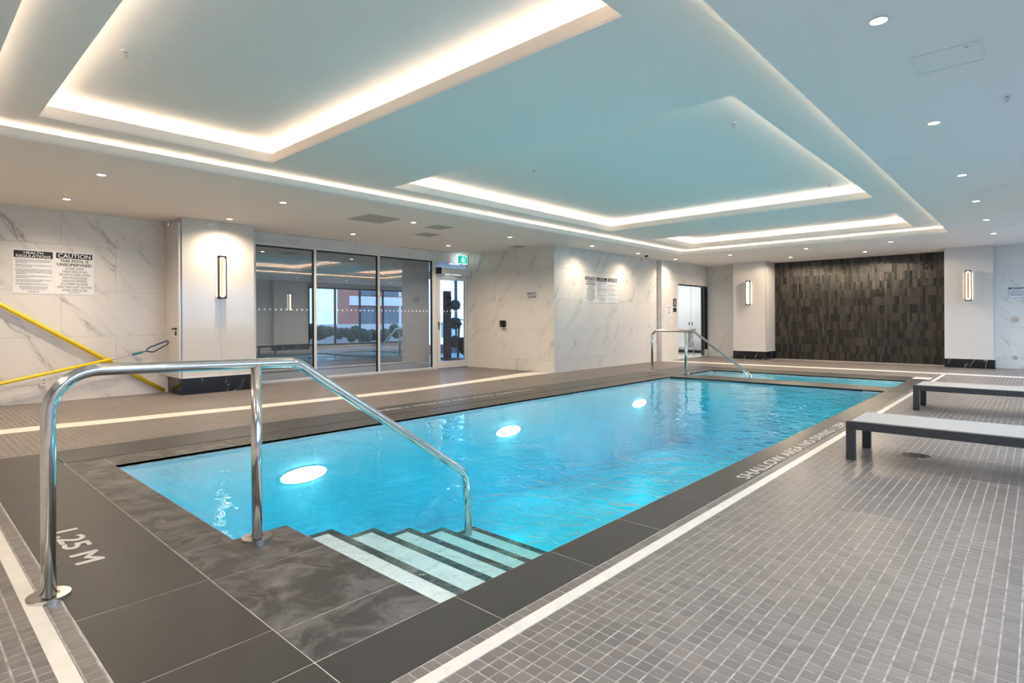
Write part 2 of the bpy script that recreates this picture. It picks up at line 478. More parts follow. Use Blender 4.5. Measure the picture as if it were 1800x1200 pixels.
# nearest 300 mosaic tiles one by one, the rest joined
T, G = .0464, .05
def grid(x0, x1, y0, y1):
    xs = np.arange(x0, x1-.02, G); ys = np.arange(y0, y1-.02, G)
    g = np.stack(np.meshgrid(xs, ys, indexing='ij'), -1).reshape(-1, 2)
    w_ = np.minimum(T, x1-g[:, 0]-.002); d_ = np.minimum(T, y1-g[:, 1]-.002)
    return np.column_stack([g, w_, d_])
regs = [grid(-1.35, .35, -.2, 14.1), grid(-1.455, -1.405, -.2, 14.1), grid(-10.1, -6.2, .46-.05*14, 9.44),
        grid(-7.45, .35, 14.1, 16.5), grid(-7.45, -1.46, 13.15, 14.1), grid(-6.2, -1.46, -.24, .46), grid(-7.45, -6.2, 9.44, 13.15)]
tiles = np.concatenate(regs)
dist = np.hypot(tiles[:, 0]+T/2, tiles[:, 1]+T/2)
fx, fy = -math.sin(YAW), math.cos(YAW)
dep = tiles[:, 0]*fx + tiles[:, 1]*fy; lat = tiles[:, 0]*fy - tiles[:, 1]*fx
uu = 900 + 1008.5*lat/np.maximum(dep, .1); vv = 563.2 + 1008.5*1.1/np.maximum(dep, .1)
vis = (dep > .5) & (uu > -40) & (uu < 1830) & (vv < 1230)
tiles, dist = tiles[vis], dist[vis]
order = np.argsort(dist); near, rest = tiles[order[:300]], tiles[order[300:]]
tm = MB()
tm.v = [(0,0,-.006),(T,0,-.006),(T,T,-.006),(0,T,-.006),(.0015,.0015,0),(T-.0015,.0015,0),(T-.0015,T-.0015,0),(.0015,T-.0015,0)]
tm.f = [(4,5,6,7),(0,1,5,4),(1,2,6,5),(2,3,7,6),(3,0,4,7)]
tme = tm.mesh('tile', 'mosaic')
for x, y, _, _ in near:
    o = bpy.data.objects.new('tile', tme); COL.objects.link(o); o.parent = floor
    o.location = (x, y, random.uniform(-.0005, .0003))
def tile_field(name, arr, parent, mat='mosaic'):
    n = len(arr); base = np.array(tm.v)
    e = .0015
    ux = np.array([0,1,1,0,0,1,1,0.]); uy = np.array([0,0,1,1,0,0,1,1.]); ix = np.array([0,0,0,0,e,-e,-e,e]); iy = np.array([0,0,0,0,e,e,-e,-e])
    jit = np.random.RandomState(3).uniform(-.0005, .0003, n)
    X = arr[:, 0:1] + arr[:, 2:3]*ux + ix; Y = arr[:, 1:2] + arr[:, 3:4]*uy + iy
    Z = np.tile(base[:, 2], (n, 1)) + jit[:, None]
    V = np.stack([X, Y, Z], -1).reshape(-1, 3)
    F = (np.array(tm.f)[None] + (np.arange(n)*8)[:, None, None]).reshape(-1)
    me = bpy.data.meshes.new(name); me.vertices.add(len(V)); me.vertices.foreach_set('co', V.ravel())
    me.loops.add(len(F)); me.loops.foreach_set('vertex_index', F.astype(np.int32))
    me.polygons.add(n*5); me.polygons.foreach_set('loop_start', (np.arange(n*5)*4).astype(np.int32))
    me.materials.append(M[mat]); me.update(calc_edges=True); me.validate(); me.shade_flat()
    o = bpy.data.objects.new(name, me); COL.objects.link(o); o.parent = parent; o['kind'] = 'stuff'
    return o
tile_field('small_floor_tiles', rest, floor)

# pale grout under the big slate tiles
gp = MB()
gp.box(-6.2, -5.64, .46, 13.1, -.02, -.0007).box(-5.605, PXL, .93, 12.6, -.02, -.0007).box(-6.2, -1.457, .46, .93, -.02, -.0007)
gp.box(PXL, -3.003, .93, PY0, -.02, -.0007).box(-3.003, PXR, .93, PYJ, -.02, -.0007).box(PXR, -1.457, .93, 12.6, -.02, -.0007)
gp.box(PXL, PXR, PY1, SY0, -.02, -.0007).box(PXL, PXR, SY1, 12.6, -.02, -.0007).box(-5.64, -1.457, 12.65, 13.1, -.02, -.0007)
gp.build('pale_grout', 'grout_pale', floor)
J = .002
def slate(x0, x1, y0, y1, mat='slate_dark', z0=-.028):
    B(x0+J, x1-J, y0+J, y1-J, z0, random.uniform(-.0002, .0003)).build('coping_tile', mat, floor)
xs = [-6.2, -5.605, -5.02, -4.42, -3.82, -3.22, -2.62, -2.02, -1.725, -1.457]
for a, b in zip(xs, xs[1:]): slate(a, b, .462, .928)
xs = [-5.605, -4.99, -4.39, -3.79, -3.19]
for a, b in zip(xs, xs[1:]): slate(a, b, .928, PY0, 'slate_stained')
slate(-3.19, -3.003, .928, PY0, 'slate_stained')
for a, b in ((-3.003, -2.59), (-2.59, -1.99), (-1.99, PXR)): slate(a, b, .928, PYJ, 'slate_stained')
ys = [.928] + [1.53+.603*i for i in range(19)] + [12.6]
for a, b in zip(ys, ys[1:]): slate(PXR, -1.457, a, b)
ys = [PY0] + [1.52+.61*i for i in range(18)] + [12.6]
for a, b in zip(ys, ys[1:]): slate(-5.605, PXL, a, b, 'slate_stained' if a < 2 else 'slate_dark')
ys = [.928] + [2.15+1.21*i for i in range(9)] + [13.1]
for a, b in zip(ys, ys[1:]): slate(-6.2, -5.64, a, b)
for a, b in zip([PXL, -4.6, -4, -3.4, -2.8, -2.2], [-4.6, -4, -3.4, -2.8, -2.2, PXR]):
    slate(a, b, PY1, SY0); slate(a, b, SY1, 12.6); slate(a, b, 12.65, 13.1)
slate(-5.64, PXL, 12.65, 13.1)
# black slot drain round the pool, and a painted shade line
MB().box(-5.64, -5.605, .94, 12.65, -.02, .0012).box(-5.605, -1.46, 12.6, 12.65, -.02, .0012).build('drain_and_shade_strip', 'slot_black', floor)
MB().box(-1.70, -1.44, 10.27, 10.33, -.005, .0015).build('drain_and_shade_strip', 'slot_black', floor)
MB().box(PXL, PXR-.3, PY1-.012, PY1+.006, -.028, .0015).build('drain_and_shade_strip', 'slot_black', floor)  # shade at the far water edge, painted as a black strip
# light bands
B(-1.407, -1.353, .35, 14.05, -.004, .0015).build('light_band', 'band_tile', floor)
B(-10.1, -1.353, .35, .402, -.004, .0015).build('light_band', 'band_tile', floor)
lo = [(-7.87, -.5), (-7.87, .777), (-7.86, 1.24), (-7.785, 1.743), (-7.74, 2.31), (-7.63, 3.21), (-7.55, 4.2), (-7.53, 4.79), (-7.51, 5.5), (-7.57, 6.24), (-7.72, 7.45), (-7.85, 8.2), (-7.97, 8.87), (-8.0, 9.44)]
hi = [(-7.57, -.5), (-7.567, .747), (-7.54, 1.19), (-7.476, 1.67), (-7.43, 2.23), (-7.34, 3.1), (-7.27, 4.1), (-7.25, 4.61), (-7.22, 5.4), (-7.27, 5.98), (-7.40, 7.15), (-7.43, 7.73), (-7.47, 8.4), (-7.50, 9.44)]
MB().prism(hi + lo[::-1], -.002, .0015).build('light_band', 'band_tile', floor)
MB().prism([(-7.35, 13.95), (-4.6, 13.98), (-2.6, 14.1), (.4, 14.05), (.4, 14.3), (-2.6, 14.42), (-4.6, 14.3), (-7.35, 14.3)], -.002, .0015).build('light_band', 'band_tile', floor)
# deck lettering
text('lettering', '1.25 M', 'deck_paint', ((1,0,0),(0,1,0),(0,0,1)), (-3.80, .575, .0018), .585, .107, floor, .055)
text('lettering', 'SHALLOW AREA NO DIVING 1.25M', 'deck_paint', ((0,1,0),(-1,0,0),(0,0,1)), (-1.478, 4.0, .0018), 2.82, .088, floor, .04)
text('lettering', 'SHALLOW AREA NO DIVING 1.25M', 'deck_paint', ((0,-1,0),(1,0,0),(0,0,1)), (-6.0, 6.98, .0018), 2.9, .085, floor, .04)

# ---------------------------------------------------------------- pool
pool = thing('swimming_pool', 'long rectangular pool of bright turquoise water sunk into the tiled deck', 'pool')
bs = MB()
BZ = -1.25
bs.box(PXL-.12, PXL, PY0-.12, PY1+.12, BZ-.1, -.029).box(PXR, PXR+.12, PY0-.12, PY1+.12, BZ-.1, -.029)
bs.box(PXL, -3.003, PY0-.12, PY0, BZ-.1, -.029).box(-3.003, PXR, PYJ-.12, PYJ, BZ-.1, -.029).box(-3.123, -3.003, PY0-.12, PYJ, BZ-.1, -.029) if False else None
bs.box(PXL, PXR, PY1, PY1+.12, BZ-.1, -.029).box(PXL, PXR, PY0, PY1, BZ-.1, BZ)
bs.box(PXL, -3.003, PY0-.12, PY0, BZ-.1, -.029).box(-3.003, PXR, PY0-.05, PYJ, BZ-.1, -.029)
bs.build('basin', 'pool_blue', pool)
for k, (y, z) in enumerate([(1.723, -.095), (2.01, -.166), (2.277, -.237), (2.555, -.308), (2.848, -.382)]):
    y0 = [PYJ, 1.723, 2.01, 2.277, 2.555][k]
    st = B(-3.0, PXR, y0, y, BZ, z).build('step', 'pool_white', pool)
    n = int((PXR+3.0)/.05)
    def ntile(x0, x1, ya, yb):
        B(x0+.002, x1-.002, ya+.002, yb-.002, z-.035, z+.0025).build('nosing_tile', 'nosing', st)
    for i in range(n+1):
        ntile(-3.003+i*.0512, -3.003+(i+1)*.0512 if i < n else PXR, y-.05, y+.003)
    yy = y0 + .004
    while yy < y-.055:
        ntile(-3.003, -2.953, yy, min(yy+.0512, y-.05)); yy += .0512
def water(name, poly, z0, parent):
    mb = MB().prism(poly, z0-.01, WZ)
    mb.build(name, 'water', parent)
e = .008
water('water', [(PXL-e, PY0-e), (-3.003+e, PY0-e), (-3.003+e, PYJ-e), (PXR+e, PYJ-e), (PXR+e, PY1+e), (PXL-e, PY1+e)], BZ, pool)
def oval(mb, z, k=.30):
    mb.v = [(a, b, z+(c-z)*k) for a, b, c in mb.v]; return mb
def pool_lamp(x, y, z, s, parent, power=E_POOL):
    ln = oval(MB().cyl((x, y, z), .25, .012*s, 'X', 28), z).build('lamp_rim', 'light_metal', parent)
    oval(MB().cyl((x+.013*s, y, z), .225, .01*s, 'X', 28), z).build('lamp_glass', 'pool_lamp_glass', ln)
    area_light('pool_lamp_light', (x+.05*s, y, z), (0, (math.pi/2-.35)*(-s), 0), .08, .24, power, (1.0, .95, .9), parent)
for y in (2.72, 5.62, 9.03): pool_lamp(PXL, y, -.38, 1, pool)
for y in (2.2+1.6, 6.3, 8.8): pool_lamp(PXR, y, -.60, -1, pool)  # unseen lamps added on this wall to brighten the water
spa = thing('wading_pool', 'small shallow turquoise pool beyond the far end of the long one', 'pool')
s2 = MB()
s2.box(SX0-.1, SX0, SY0-.1, SY1+.1, -.7, -.029).box(SX1, SX1+.1, SY0-.1, SY1+.1, -.7, -.029)
s2.box(SX0, SX1, SY0-.1, SY0, -.7, -.029).box(SX0, SX1, SY1, SY1+.1, -.7, -.029).box(SX0, SX1, SY0, SY1, -.8, -.7)
s2.box(SX0, SX0+.4, SY0, SY1, -.7, -.35)
s2.build('basin', 'pool_blue', spa)
water('water', [(SX0-e, SY0-e), (SX1+e, SY0-e), (SX1+e, SY1+e), (SX0-e, SY1+e)], -.7, spa)
pool_lamp(SX1, 11.6, -.4, -1, spa, E_POOL*.6); pool_lamp(SX0+.4, 11.5, -.5, 1, spa, E_POOL*.5)  # both added to bring more light into the small pool

# ---------------------------------------------------------------- ceiling
TX0, TX1, TY0, TY1 = -6.43, -1.22, .45, 13.17
ceil = structure(MB().build('ceiling', 'paint'))
cb = MB()
CT = .02
cb.box(-10.4, TX0, -2.6, 17.4, H, H+CT).box(TX1, 1.4, -2.6, 17.4, H, H+CT).box(TX0, TX1, -2.6, TY0, H, H+CT).box(TX0, TX1, TY1, 17.4, H, H+CT)
ceil.data = cb.mesh('ceiling', 'paint')
def ring_boxes(mb, x0, x1, y0, y1, t, z0, z1):
    """frame of thickness t outside the rectangle"""
    mb.box(x0-t, x0, y0-t, y1+t, z0, z1).box(x1, x1+t, y0-t, y1+t, z0, z1).box(x0, x1, y0-t, y0, z0, z1).box(x0, x1, y1, y1+t, z0, z1)
    return mb
def led_ring(x0, x1, y0, y1, t, z, seg=.35):
    """LED tape: short flat modules facing up, laid round the rectangle"""
    mb = MB()
    def run(a0, a1, f):
        n = max(1, round((a1-a0)/seg))
        for k in range(n):
            p, q = a0+(a1-a0)*k/n, a0+(a1-a0)*(k+1)/n
            f(p, q)
    zl = z-t                      # tape on a 45 degree profile, turned towards the middle of the recess
    for o_, i_ in ((x0-t, x0), (x1+t, x1)): run(y0, y1, lambda p, q: mb.quad((o_, p, z), (i_, p, zl), (i_, q, zl), (o_, q, z)))
    for o_, i_ in ((y0-t, y0), (y1+t, y1)): run(x0, x1, lambda p, q: mb.quad((p, o_, z), (p, i_, zl), (q, i_, zl), (q, o_, z)))
    return mb
D = .16
ring_boxes(MB(), TX0, TX1, TY0, TY1, .018, H+CT, H+.088).build('step_edge', 'step_lit_paint', ceil)
ring_boxes(MB(), TX0-D, TX1+D, TY0-D, TY1+D, .02, H+CT, ZT+.02).build('cove_wall', 'paint', ceil)
ring_boxes(MB(), TX0-.08, TX1+.08, TY0-.08, TY1+.08, .03, H+CT, H+.068).build('cove_ledge', 'paint', ceil)
led_ring(TX0-.085, TX1+.085, TY0-.085, TY1+.085, .014, H+.084).build('led_strip', 'led_warm', ceil)
coves = [(.845, 2.79), (4.35, 9.38), (10.98, 12.9)]
CX0, CX1 = -6.05, -1.71
tb = MB(); yy = TY0-D
for a, b in coves + [(TY1+D, None)]:
    tb.box(TX0-D, TX1+D, yy, a, ZT, ZT+.02)
    if b:
        tb.box(TX0-D, CX0, a, b, ZT, ZT+.02).box(CX1, TX1+D, a, b, ZT, ZT+.02); yy = b
tb.build('tray', 'paint', ceil)
DC = .15
for a, b in coves:
    ring_boxes(MB(), CX0, CX1, a, b, .018, ZT+.02, ZT+.10).build('cove_edge', 'step_lit_paint', ceil)
    ring_boxes(MB(), CX0-DC, CX1+DC, a-DC, b+DC, .02, ZT+.02, ZC+.02).build('cove_wall', 'paint', ceil)
    B(CX0-DC, CX1+DC, a-DC, b+DC, ZC, ZC+.02).build('cove_ceiling', 'paint', ceil)
    ring_boxes(MB(), CX0-.065, CX1+.065, a-.065, b+.065, .03, ZT+.02, ZT+.076).build('cove_ledge', 'paint', ceil)
    led_ring(CX0-.07, CX1+.07, a-.07, b+.07, .016, ZT+.094).build('led_strip', 'led_cove', ceil)

# ---------------------------------------------------------------- walls
def panels(parent, axis, c, a0, a1, z0, z1, mat, face, pw=1.3, off=0.0, rows=(0, .25, .9, 1.55, 2.2, 2.68), th=.012):
    """slabs of stone laid on a wall; axis X: wall at x=c running along y"""
    rows = [r for r in rows if z0 < r < z1]; rows = [z0] + rows + [z1]
    for ri, (za, zb) in enumerate(zip(rows, rows[1:])):
        x = a0 + (off + (pw*.5 if ri % 2 else 0)) % pw - pw
        while x < a1:
            p, q = max(x, a0), min(x+pw, a1)
            if q-p > .01:
                g = .0012
                lo_, hi_ = (c, c+th*face) if face > 0 else (c+th*face, c)
                bx = (lo_, hi_, p+g, q-g, za+g, zb-g) if axis == 'X' else (p+g, q-g, lo_, hi_, za+g, zb-g)
                B(*bx).build('panel', mat, parent)
            x += pw
wl = structure(B(-10.4, -10.132, -2.6, 3.0, 0, H).build('wall_left', 'seam_backing'))
panels(wl, 'X', -10.132, -2.6, 3.0, 0, H, 'marble_down', 1, off=.35)
wn = structure(B(-10.4, 1.4, -2.75, -2.6, 0, H).build('wall_near', 'offwhite_glass'))
# glazed wall
wg = structure(B(-10.25, -10.12, 4.1, 9.45, 2.5, H).build('wall_glazed', 'seam_backing'))
panels(wg, 'X', -10.12, 4.1, 9.45, 2.505, H, 'marble_up', 1, off=.3)
wc = structure(B(-10.12, -7.492, 9.462, 13.85, 0, H).build('wall_center', 'seam_backing'))
panels(wc, 'Y', 9.462, -10.1, -7.48, 0, H, 'marble_up', -1, off=.25)
panels(wc, 'X', -7.492, 9.45, 13.84, 0, H, 'marble_up', 1, off=.1)
wf = structure(MB().box(-7.55, -7.362, 13.862, 14.79, 0, H).box(-7.55, -7.362, 14.79, 16.73, 2.09, H).box(-7.55, -7.362, 16.69, 18.6, 0, 2.09).build('wall_center_far', 'seam_backing'))
panels(wf, 'X', -7.362, 13.85, 14.79, 0, H, 'marble_up', 1, off=1.0)
panels(wf, 'X', -7.362, 14.79, 16.72, 2.09, H, 'marble_up', 1, off=.5)
panels(wf, 'Y', 13.862, -7.48, -7.36, 0, H, 'marble_up', -1)
wb = structure(B(-7.55, -6.2, 16.732, 17.0, 0, H).build('wall_back_left', 'seam_backing'))
panels(wb, 'Y', 16.732, -7.36, -6.25, 0, H, 'marble_up', -1, off=.2)
wr = structure(B(-.75, 1.4, 16.512, 16.9, 0, H).build('wall_back_right', 'seam_backing'))
panels(wr, 'Y', 16.512, -.72, 1.38, 0, H, 'marble_down', -1, off=.9)
# black glazed tile wall
wk = structure(B(-5.5, -1.55, 16.91, 17.1, 0, H).build('wall_back', 'slot_black'))
bt = []
rr = random.Random(5)
for i in range(73):
    for j in range(13):
        bt.append((-5.478+i*.0525, .008+j*.2055))
bt.sort(key=lambda p: -p[0])
def btile(x, z):
    w_, h_ = .0500, .2025
    d = [rr.uniform(-.0035, .0035) for _ in range(4)]
    y0 = 16.9
    v = [(x, 16.912, z), (x+w_, 16.912, z), (x+w_, 16.912, z+h_), (x, 16.912, z+h_),
         (x+.001, y0+d[0], z+.001), (x+w_-.001, y0+d[1], z+.001), (x+w_-.001, y0+d[2], z+h_-.001), (x+.001, y0+d[3], z+h_-.001)]
    f = [(4,5,6), (4,6,7), (0,1,5,4), (1,2,6,5), (2,3,7,6), (3,0,4,7)]
    return v, f
for k, (x, z) in enumerate(bt[:300]):
    m_ = MB(); m_.v, m_.f = btile(x, z); m_.build('tile', 'glazed_black', wk)
m_ = MB()
for x, z in bt[300:]:
    v, f = btile(x, z); k = len(m_.v); m_.v += v; m_.f += [tuple(k+i for i in q) for q in f]
m_.build('small_wall_tiles', 'glazed_black', wk, kind='stuff')

# pillars
def pillar(name, label, x0, x1, y0, y1, front, base_h=.25, seams=()):
    """front: 'X' (faces +X) or 'Y' (faces -Y)"""
    t = thing(name, label, 'pillar', ((x0+x1)/2, (y0+y1)/2, 0))
    parts = [B(x0+.01, x1-.01, y0+.01, y1-.01, 0, H).build('core', 'seam_backing')]
    z0 = base_h
    edges = [y0] + list(seams) + [y1] if front == 'X' else [x0] + list(seams) + [x1]
    for a, b in zip(edges, edges[1:]):
        g = .0015
        if front == 'X': parts.append(B(x1-.01, x1, a+g, b-g, z0+.008, H-.002).build('panel', 'offwhite_glass'))
        else: parts.append(B(a+g, b-g, y0, y0+.01, z0+.008, H-.002).build('panel', 'offwhite_glass'))
    if front == 'X':
        parts.append(B(x0, x1-.012, y0, y0+.01, z0+.008, H-.002).build('panel', 'offwhite_glass'))
        parts.append(B(x0, x1-.012, y1-.01, y1, z0+.008, H-.002).build('panel', 'offwhite_glass'))
        parts.append(B(x1-.006, x1+.003, y0-.003, y0+.006, z0, H-.002).build('corner_trim', 'aluminium'))
    else:
        parts.append(B(x0, x0+.01, y0+.012, y1, z0+.008, H-.002).build('panel', 'offwhite_glass'))
        parts.append(B(x1-.01, x1, y0+.012, y1, z0+.008, H-.002).build('panel', 'offwhite_glass'))
        parts.append(B(x1-.006, x1+.003, y0-.003, y0+.006, z0, H-.002).build('corner_trim', 'aluminium'))
    parts.append(B(x0-.0, x1+.018, y0-.018, y1+.01, 0, z0).build('baseboard', 'marble_black', label='black marble base with white veins'))
    parts.append(B(x0-.0, x1+.020, y0-.020, y1+.01, z0, z0+.008).build('base_trim', 'light_metal'))
    adopt(t, *parts)
    return t
pillar('pillar', 'cream glass-clad pillar with black marble base left of the glazed wall', -10.1, -9.5, 3.0, 4.08, 'X', seams=(3.55,))
pillar('pillar', 'cream pillar with black base at the left end of the dark tiled wall', -6.37, -5.48, 16.17, 16.9, 'Y', .22)
pillar('pillar', 'cream pillar with black base at the right end of the dark tiled wall', -1.58, -.72, 16.17, 16.9, 'Y', .20)
pillar('pillar', 'cream pillar between the windows opposite the glazed wall', 1.15, 1.34, 9.9, 11.3, 'Y', .22)
# door in the return of the left wall
d1 = structure(B(-10.13, -9.51, 2.955, 2.992, .26, 2.6).build('door_1', 'offwhite_glass'))
lv = MB().cyl((-9.62, 2.955, 1.00), .022, -.012, 'Y', 16).tube([(-9.62, 2.94, 1.0), (-9.62, 2.915, 1.0), (-9.70, 2.912, 1.0)], .009, 8).box(-9.635, -9.605, 2.94, 2.952, .90, .96)
lv.build('door_handle', 'black_metal', d1, smooth=True)

# glazed wall: windows 1-3, door 2
fx0, fx1 = -10.14, -10.08
edges = [4.36, 5.50, 6.92, 8.37]
for i, (a, b) in enumerate(zip(edges, edges[1:])):
    wname = 'window_%d' % (i+1)
    fr = MB().box(fx0, fx1, a, b, 0, .055).box(fx0, fx1, a, b, 2.455, 2.505).box(fx0, fx1, b-.05, b, .055, 2.455)
    if i == 0: fr.box(fx0, fx1, a-.27, a, 0, 2.505)
    win = structure(fr.build(wname, 'light_metal'))
    bd = MB()
    bd.box(fx0+.01, fx1-.01, b-.075, b-.05, .055, 2.455).box(fx0+.01, fx1-.01, a, b-.05, 2.43, 2.455)
    bd.build('gasket', 'slot_black', win)
    B(-10.115, -10.105, a, b-.05, .055, 2.455).build('pane', 'glass_tinted', win)
    B(fx1-.002, fx1+.012, a, b, 0, .03).build('sill', 'aluminium', win)
    dm = MB(); y = a+.06
    while y < b-.1:
        dm.cyl((-10.103, y, 1.32), .017, .001, 'X', 10); y += .1
    o = dm.build('safety_dots', 'sign_white', win, kind='stuff')
    sh = B(-10.30, -10.29, a-.05, b+.02, .16, 2.5).build('roller_shade', 'shade_fabric', win)
sd = B(-10.34, -10.28, 4.1, 8.37, .0, .16).build('curtain_rail', 'light_metal'); sd['kind'] = 'structure'; sd.name = 'trim_1'
d2 = structure(MB().box(fx0, fx1, 8.37, 8.44, 0, 2.505).box(fx0, fx1, 9.40, 9.45, 0, 2.505).box(fx0, fx1, 8.44, 9.40, 2.455, 2.505).box(fx0, fx1, 8.44, 9.40, 2.16, 2.24).build('door_2', 'light_metal'))
B(-10.115, -10.105, 8.44, 9.40, 2.24, 2.455).build('transom_pane', 'glass_tinted', d2)
MB().box(fx0+.01, fx1, 8.45, 8.55, .02, 2.15).box(fx0+.01, fx1, 9.31, 9.39, .02, 2.15).box(fx0+.01, fx1, 8.55, 9.31, .02, .17).box(fx0+.01, fx1, 8.55, 9.31, 2.05, 2.15).build('door_leaf', 'light_metal', d2)
B(-10.112, -10.106, 8.55, 9.31, .17, 2.05).build('pane', 'glass_clear', d2)
MB().box(fx1, fx1+.008, 8.47, 8.53, .90, 1.08).tube([(fx1+.01, 8.50, 1.02), (fx1+.05, 8.50, 1.02), (fx1+.05, 8.61, 1.02)], .009, 8).build('door_handle', 'steel', d2)
for zz in (.3, 1.05, 1.85): MB().cyl((fx1+.008, 9.395, zz), .011, .11, 'Z', 10).build('hinge', 'aluminium', d2)
dm = MB()
for k in range(8): dm.cyl((-10.104, 8.6+k*.09, 1.32), .017, .001, 'X', 10)
dm.build('safety_dots', 'sign_white', d2, kind='stuff')
op = thing('door_operator', 'long grey automatic opener box with a dark end cap over the gym door', 'door opener', (-10.03, 8.95, 2.24))
adopt(op, B(-10.079, -9.97, 8.50, 9.42, 2.17, 2.31).build('housing', 'light_metal', bevel=.006), B(-10.079, -9.968, 8.42, 8.50, 2.168, 2.312).build('end_cap', 'black_metal'),
      B(-10.05, -9.985, 8.68, 9.1, 2.163, 2.170).build('status_strip', 'exit_white'), MB().tube([(-10.03, 8.75, 2.17), (-9.93, 8.9, 2.13), (-10.05, 9.15, 2.12)], .009, 8).build('arm', 'black_metal'))
ex = thing('exit_sign', 'lit green running man exit sign above the gym door', 'exit sign', (-9.95, 9.12, 2.44))
ebx = B(-9.99, -9.95, 8.97, 9.28, 2.43, 2.635).build('housing', 'exit_white', bevel=.004)
efc = B(-9.951, -9.947, 8.98, 9.27, 2.44, 2.625).build('green_face', 'exit_green')
man = MB(); fxx = -9.945
def limb(p, r): man.tube([(fxx, 9.125+a, 2.53+b) for a, b in p], r, 6)
man.cyl((fxx-.003, 9.135, 2.588), .014, .006, 'X', 12)
limb([(.005, .035), (-.005, -.01)], .011); limb([(-.005, -.01), (.03, -.03), (.025, -.07)], .007); limb([(-.005, -.01), (-.025, -.045), (-.055, -.05)], .007)
limb([(.005, .03), (.035, .005), (.055, .015)], .005); limb([(.005, .03), (-.03, .02), (-.035, -.005)], .005)
mano = man.build('running_man', 'exit_white'); drm = MB().box(-9.947, -9.945, 9.20, 9.205, 2.45, 2.61).box(-9.947, -9.945, 9.205, 9.25, 2.605, 2.61).build('door_symbol', 'exit_white')
stem = B(-9.98, -9.96, 9.11, 9.13, 2.635, H).build('mount', 'light_metal')
adopt(ex, ebx, efc, mano, drm, stem)

# ---------------------------------------------------------------- gym beyond the glass
structure(MB().box(-15.1, -10.4, 3.2, 16.0, -.1, 0).build('floor_gym', 'gym_floor'))
structure(MB().box(-15.1, -10.15, 3.2, 16.0, 2.75, 2.8).build('ceiling_gym', 'paint'))
gw = MB().box(-15.1, -15.0, 3.2, 11.0, 0, 2.75).box(-15.1, -15.0, 15.2, 16, 0, 2.75).box(-15.1, -15.0, 11, 15.2, 0, .3).box(-15.1, -15.0, 11, 15.2, 2.5, 2.75)
gw.box(-15.1, -10.2, 16, 16.1, 0, 2.75).box(-15.1, -10.2, 3.1, 3.2, 0, 2.75)
structure(gw.build('wall_gym', 'gym_wall'))
wd = MB()
for y in (11.0, 12.35, 13.4, 14.3, 15.12): wd.box(-15.06, -14.98, y, y+.08, .3, 2.5)
w4 = structure(wd.build('window_4', 'charcoal'))
B(-15.04, -15.03, 11.08, 15.12, .3, 2.5).build('pane', 'glass_clear', w4)
area_light('gym_portal', (-14.95, 13.1, 1.4), (0, -math.pi/2, 0), 2.2, 4.2, 1, (1,1,1), portal=True)
def gpt(u, X):           # point on the sight line through image column u at depth plane X
    xr = u-900; dx = -1008.5*math.sin(YAW)+xr*math.cos(YAW); dy = 1008.5*math.cos(YAW)+xr*math.sin(YAW)
    return X/dx*dy
rk_y = gpt(787.5, -12.4); bl_y = gpt(800, -12.42)
rk = thing('ball_rack', 'tall dark rack tower seen through the gym door', 'gym rack', (-12.4, rk_y, 0))
adopt(rk, B(-12.6, -12.2, rk_y-.13, rk_y+.10, 0, .06).build('base', 'charcoal'), B(-12.5, -12.35, rk_y-.10, rk_y+.08, .06, 1.95).build('tower', 'rack_blue'),
      *[MB().ring((-12.42, bl_y, z), .16, .18, .02, 20).box(-12.44, -12.40, rk_y+.06, bl_y-.15, z, z+.02).build('ball_ring', 'black_metal') for z in (.36, .90, 1.44)],
      *[B(-12.35, -12.30, rk_y-.07, rk_y+.05, z, z+.1).build('weight_plate', 'black_metal') for z in (1.3, 1.5, 1.7)])
for z, r, lb in ((.50, .19, 'lowest blue exercise ball on the rack behind the gym door'), (1.03, .18, 'middle blue exercise ball on the rack behind the gym door'), (1.56, .16, 'topmost blue exercise ball on the rack behind the gym door')):
    o = MB().ball((-12.42, bl_y, z), r).build('exercise_ball', 'ball_blue', smooth=True)
    o['label'] = lb; o['category'] = 'ball'; o['group'] = 'exercise balls on the gym rack'
by = gpt(811, -11.9)
bk = thing('exercise_bike', 'dark exercise bike standing right of the balls behind the gym door', 'exercise bike', (-11.90, by, 0))
adopt(bk, MB().box(-12.20, -11.60, by-.03, by+.03, 0, .06).box(-12.18, -12.12, by-.22, by+.22, 0, .05).box(-11.68, -11.62, by-.22, by+.22, 0, .05).build('base', 'light_metal'),
      MB().cyl((-11.75, by-.03, .38), .24, .06, 'Y', 28).build('flywheel', 'charcoal'),
      MB().tube([(-12.05, by, .05), (-12.00, by, .98)], .03, 10).tube([(-11.75, by, .3), (-11.68, by, 1.1)], .03, 10).tube([(-12.02, by, .6), (-11.72, by, .62)], .03, 10).build('frame', 'charcoal'),
      B(-12.15, -11.92, by-.08, by+.08, .98, 1.04).build('saddle', 'black_metal', bevel=.02),
      MB().tube([(-11.68, by, 1.1), (-11.75, by-.2, 1.14), (-11.90, by-.2, 1.12)], .014, 8).tube([(-11.68, by, 1.1), (-11.75, by+.2, 1.14), (-11.90, by+.2, 1.12)], .014, 8).build('handlebar', 'black_metal'))

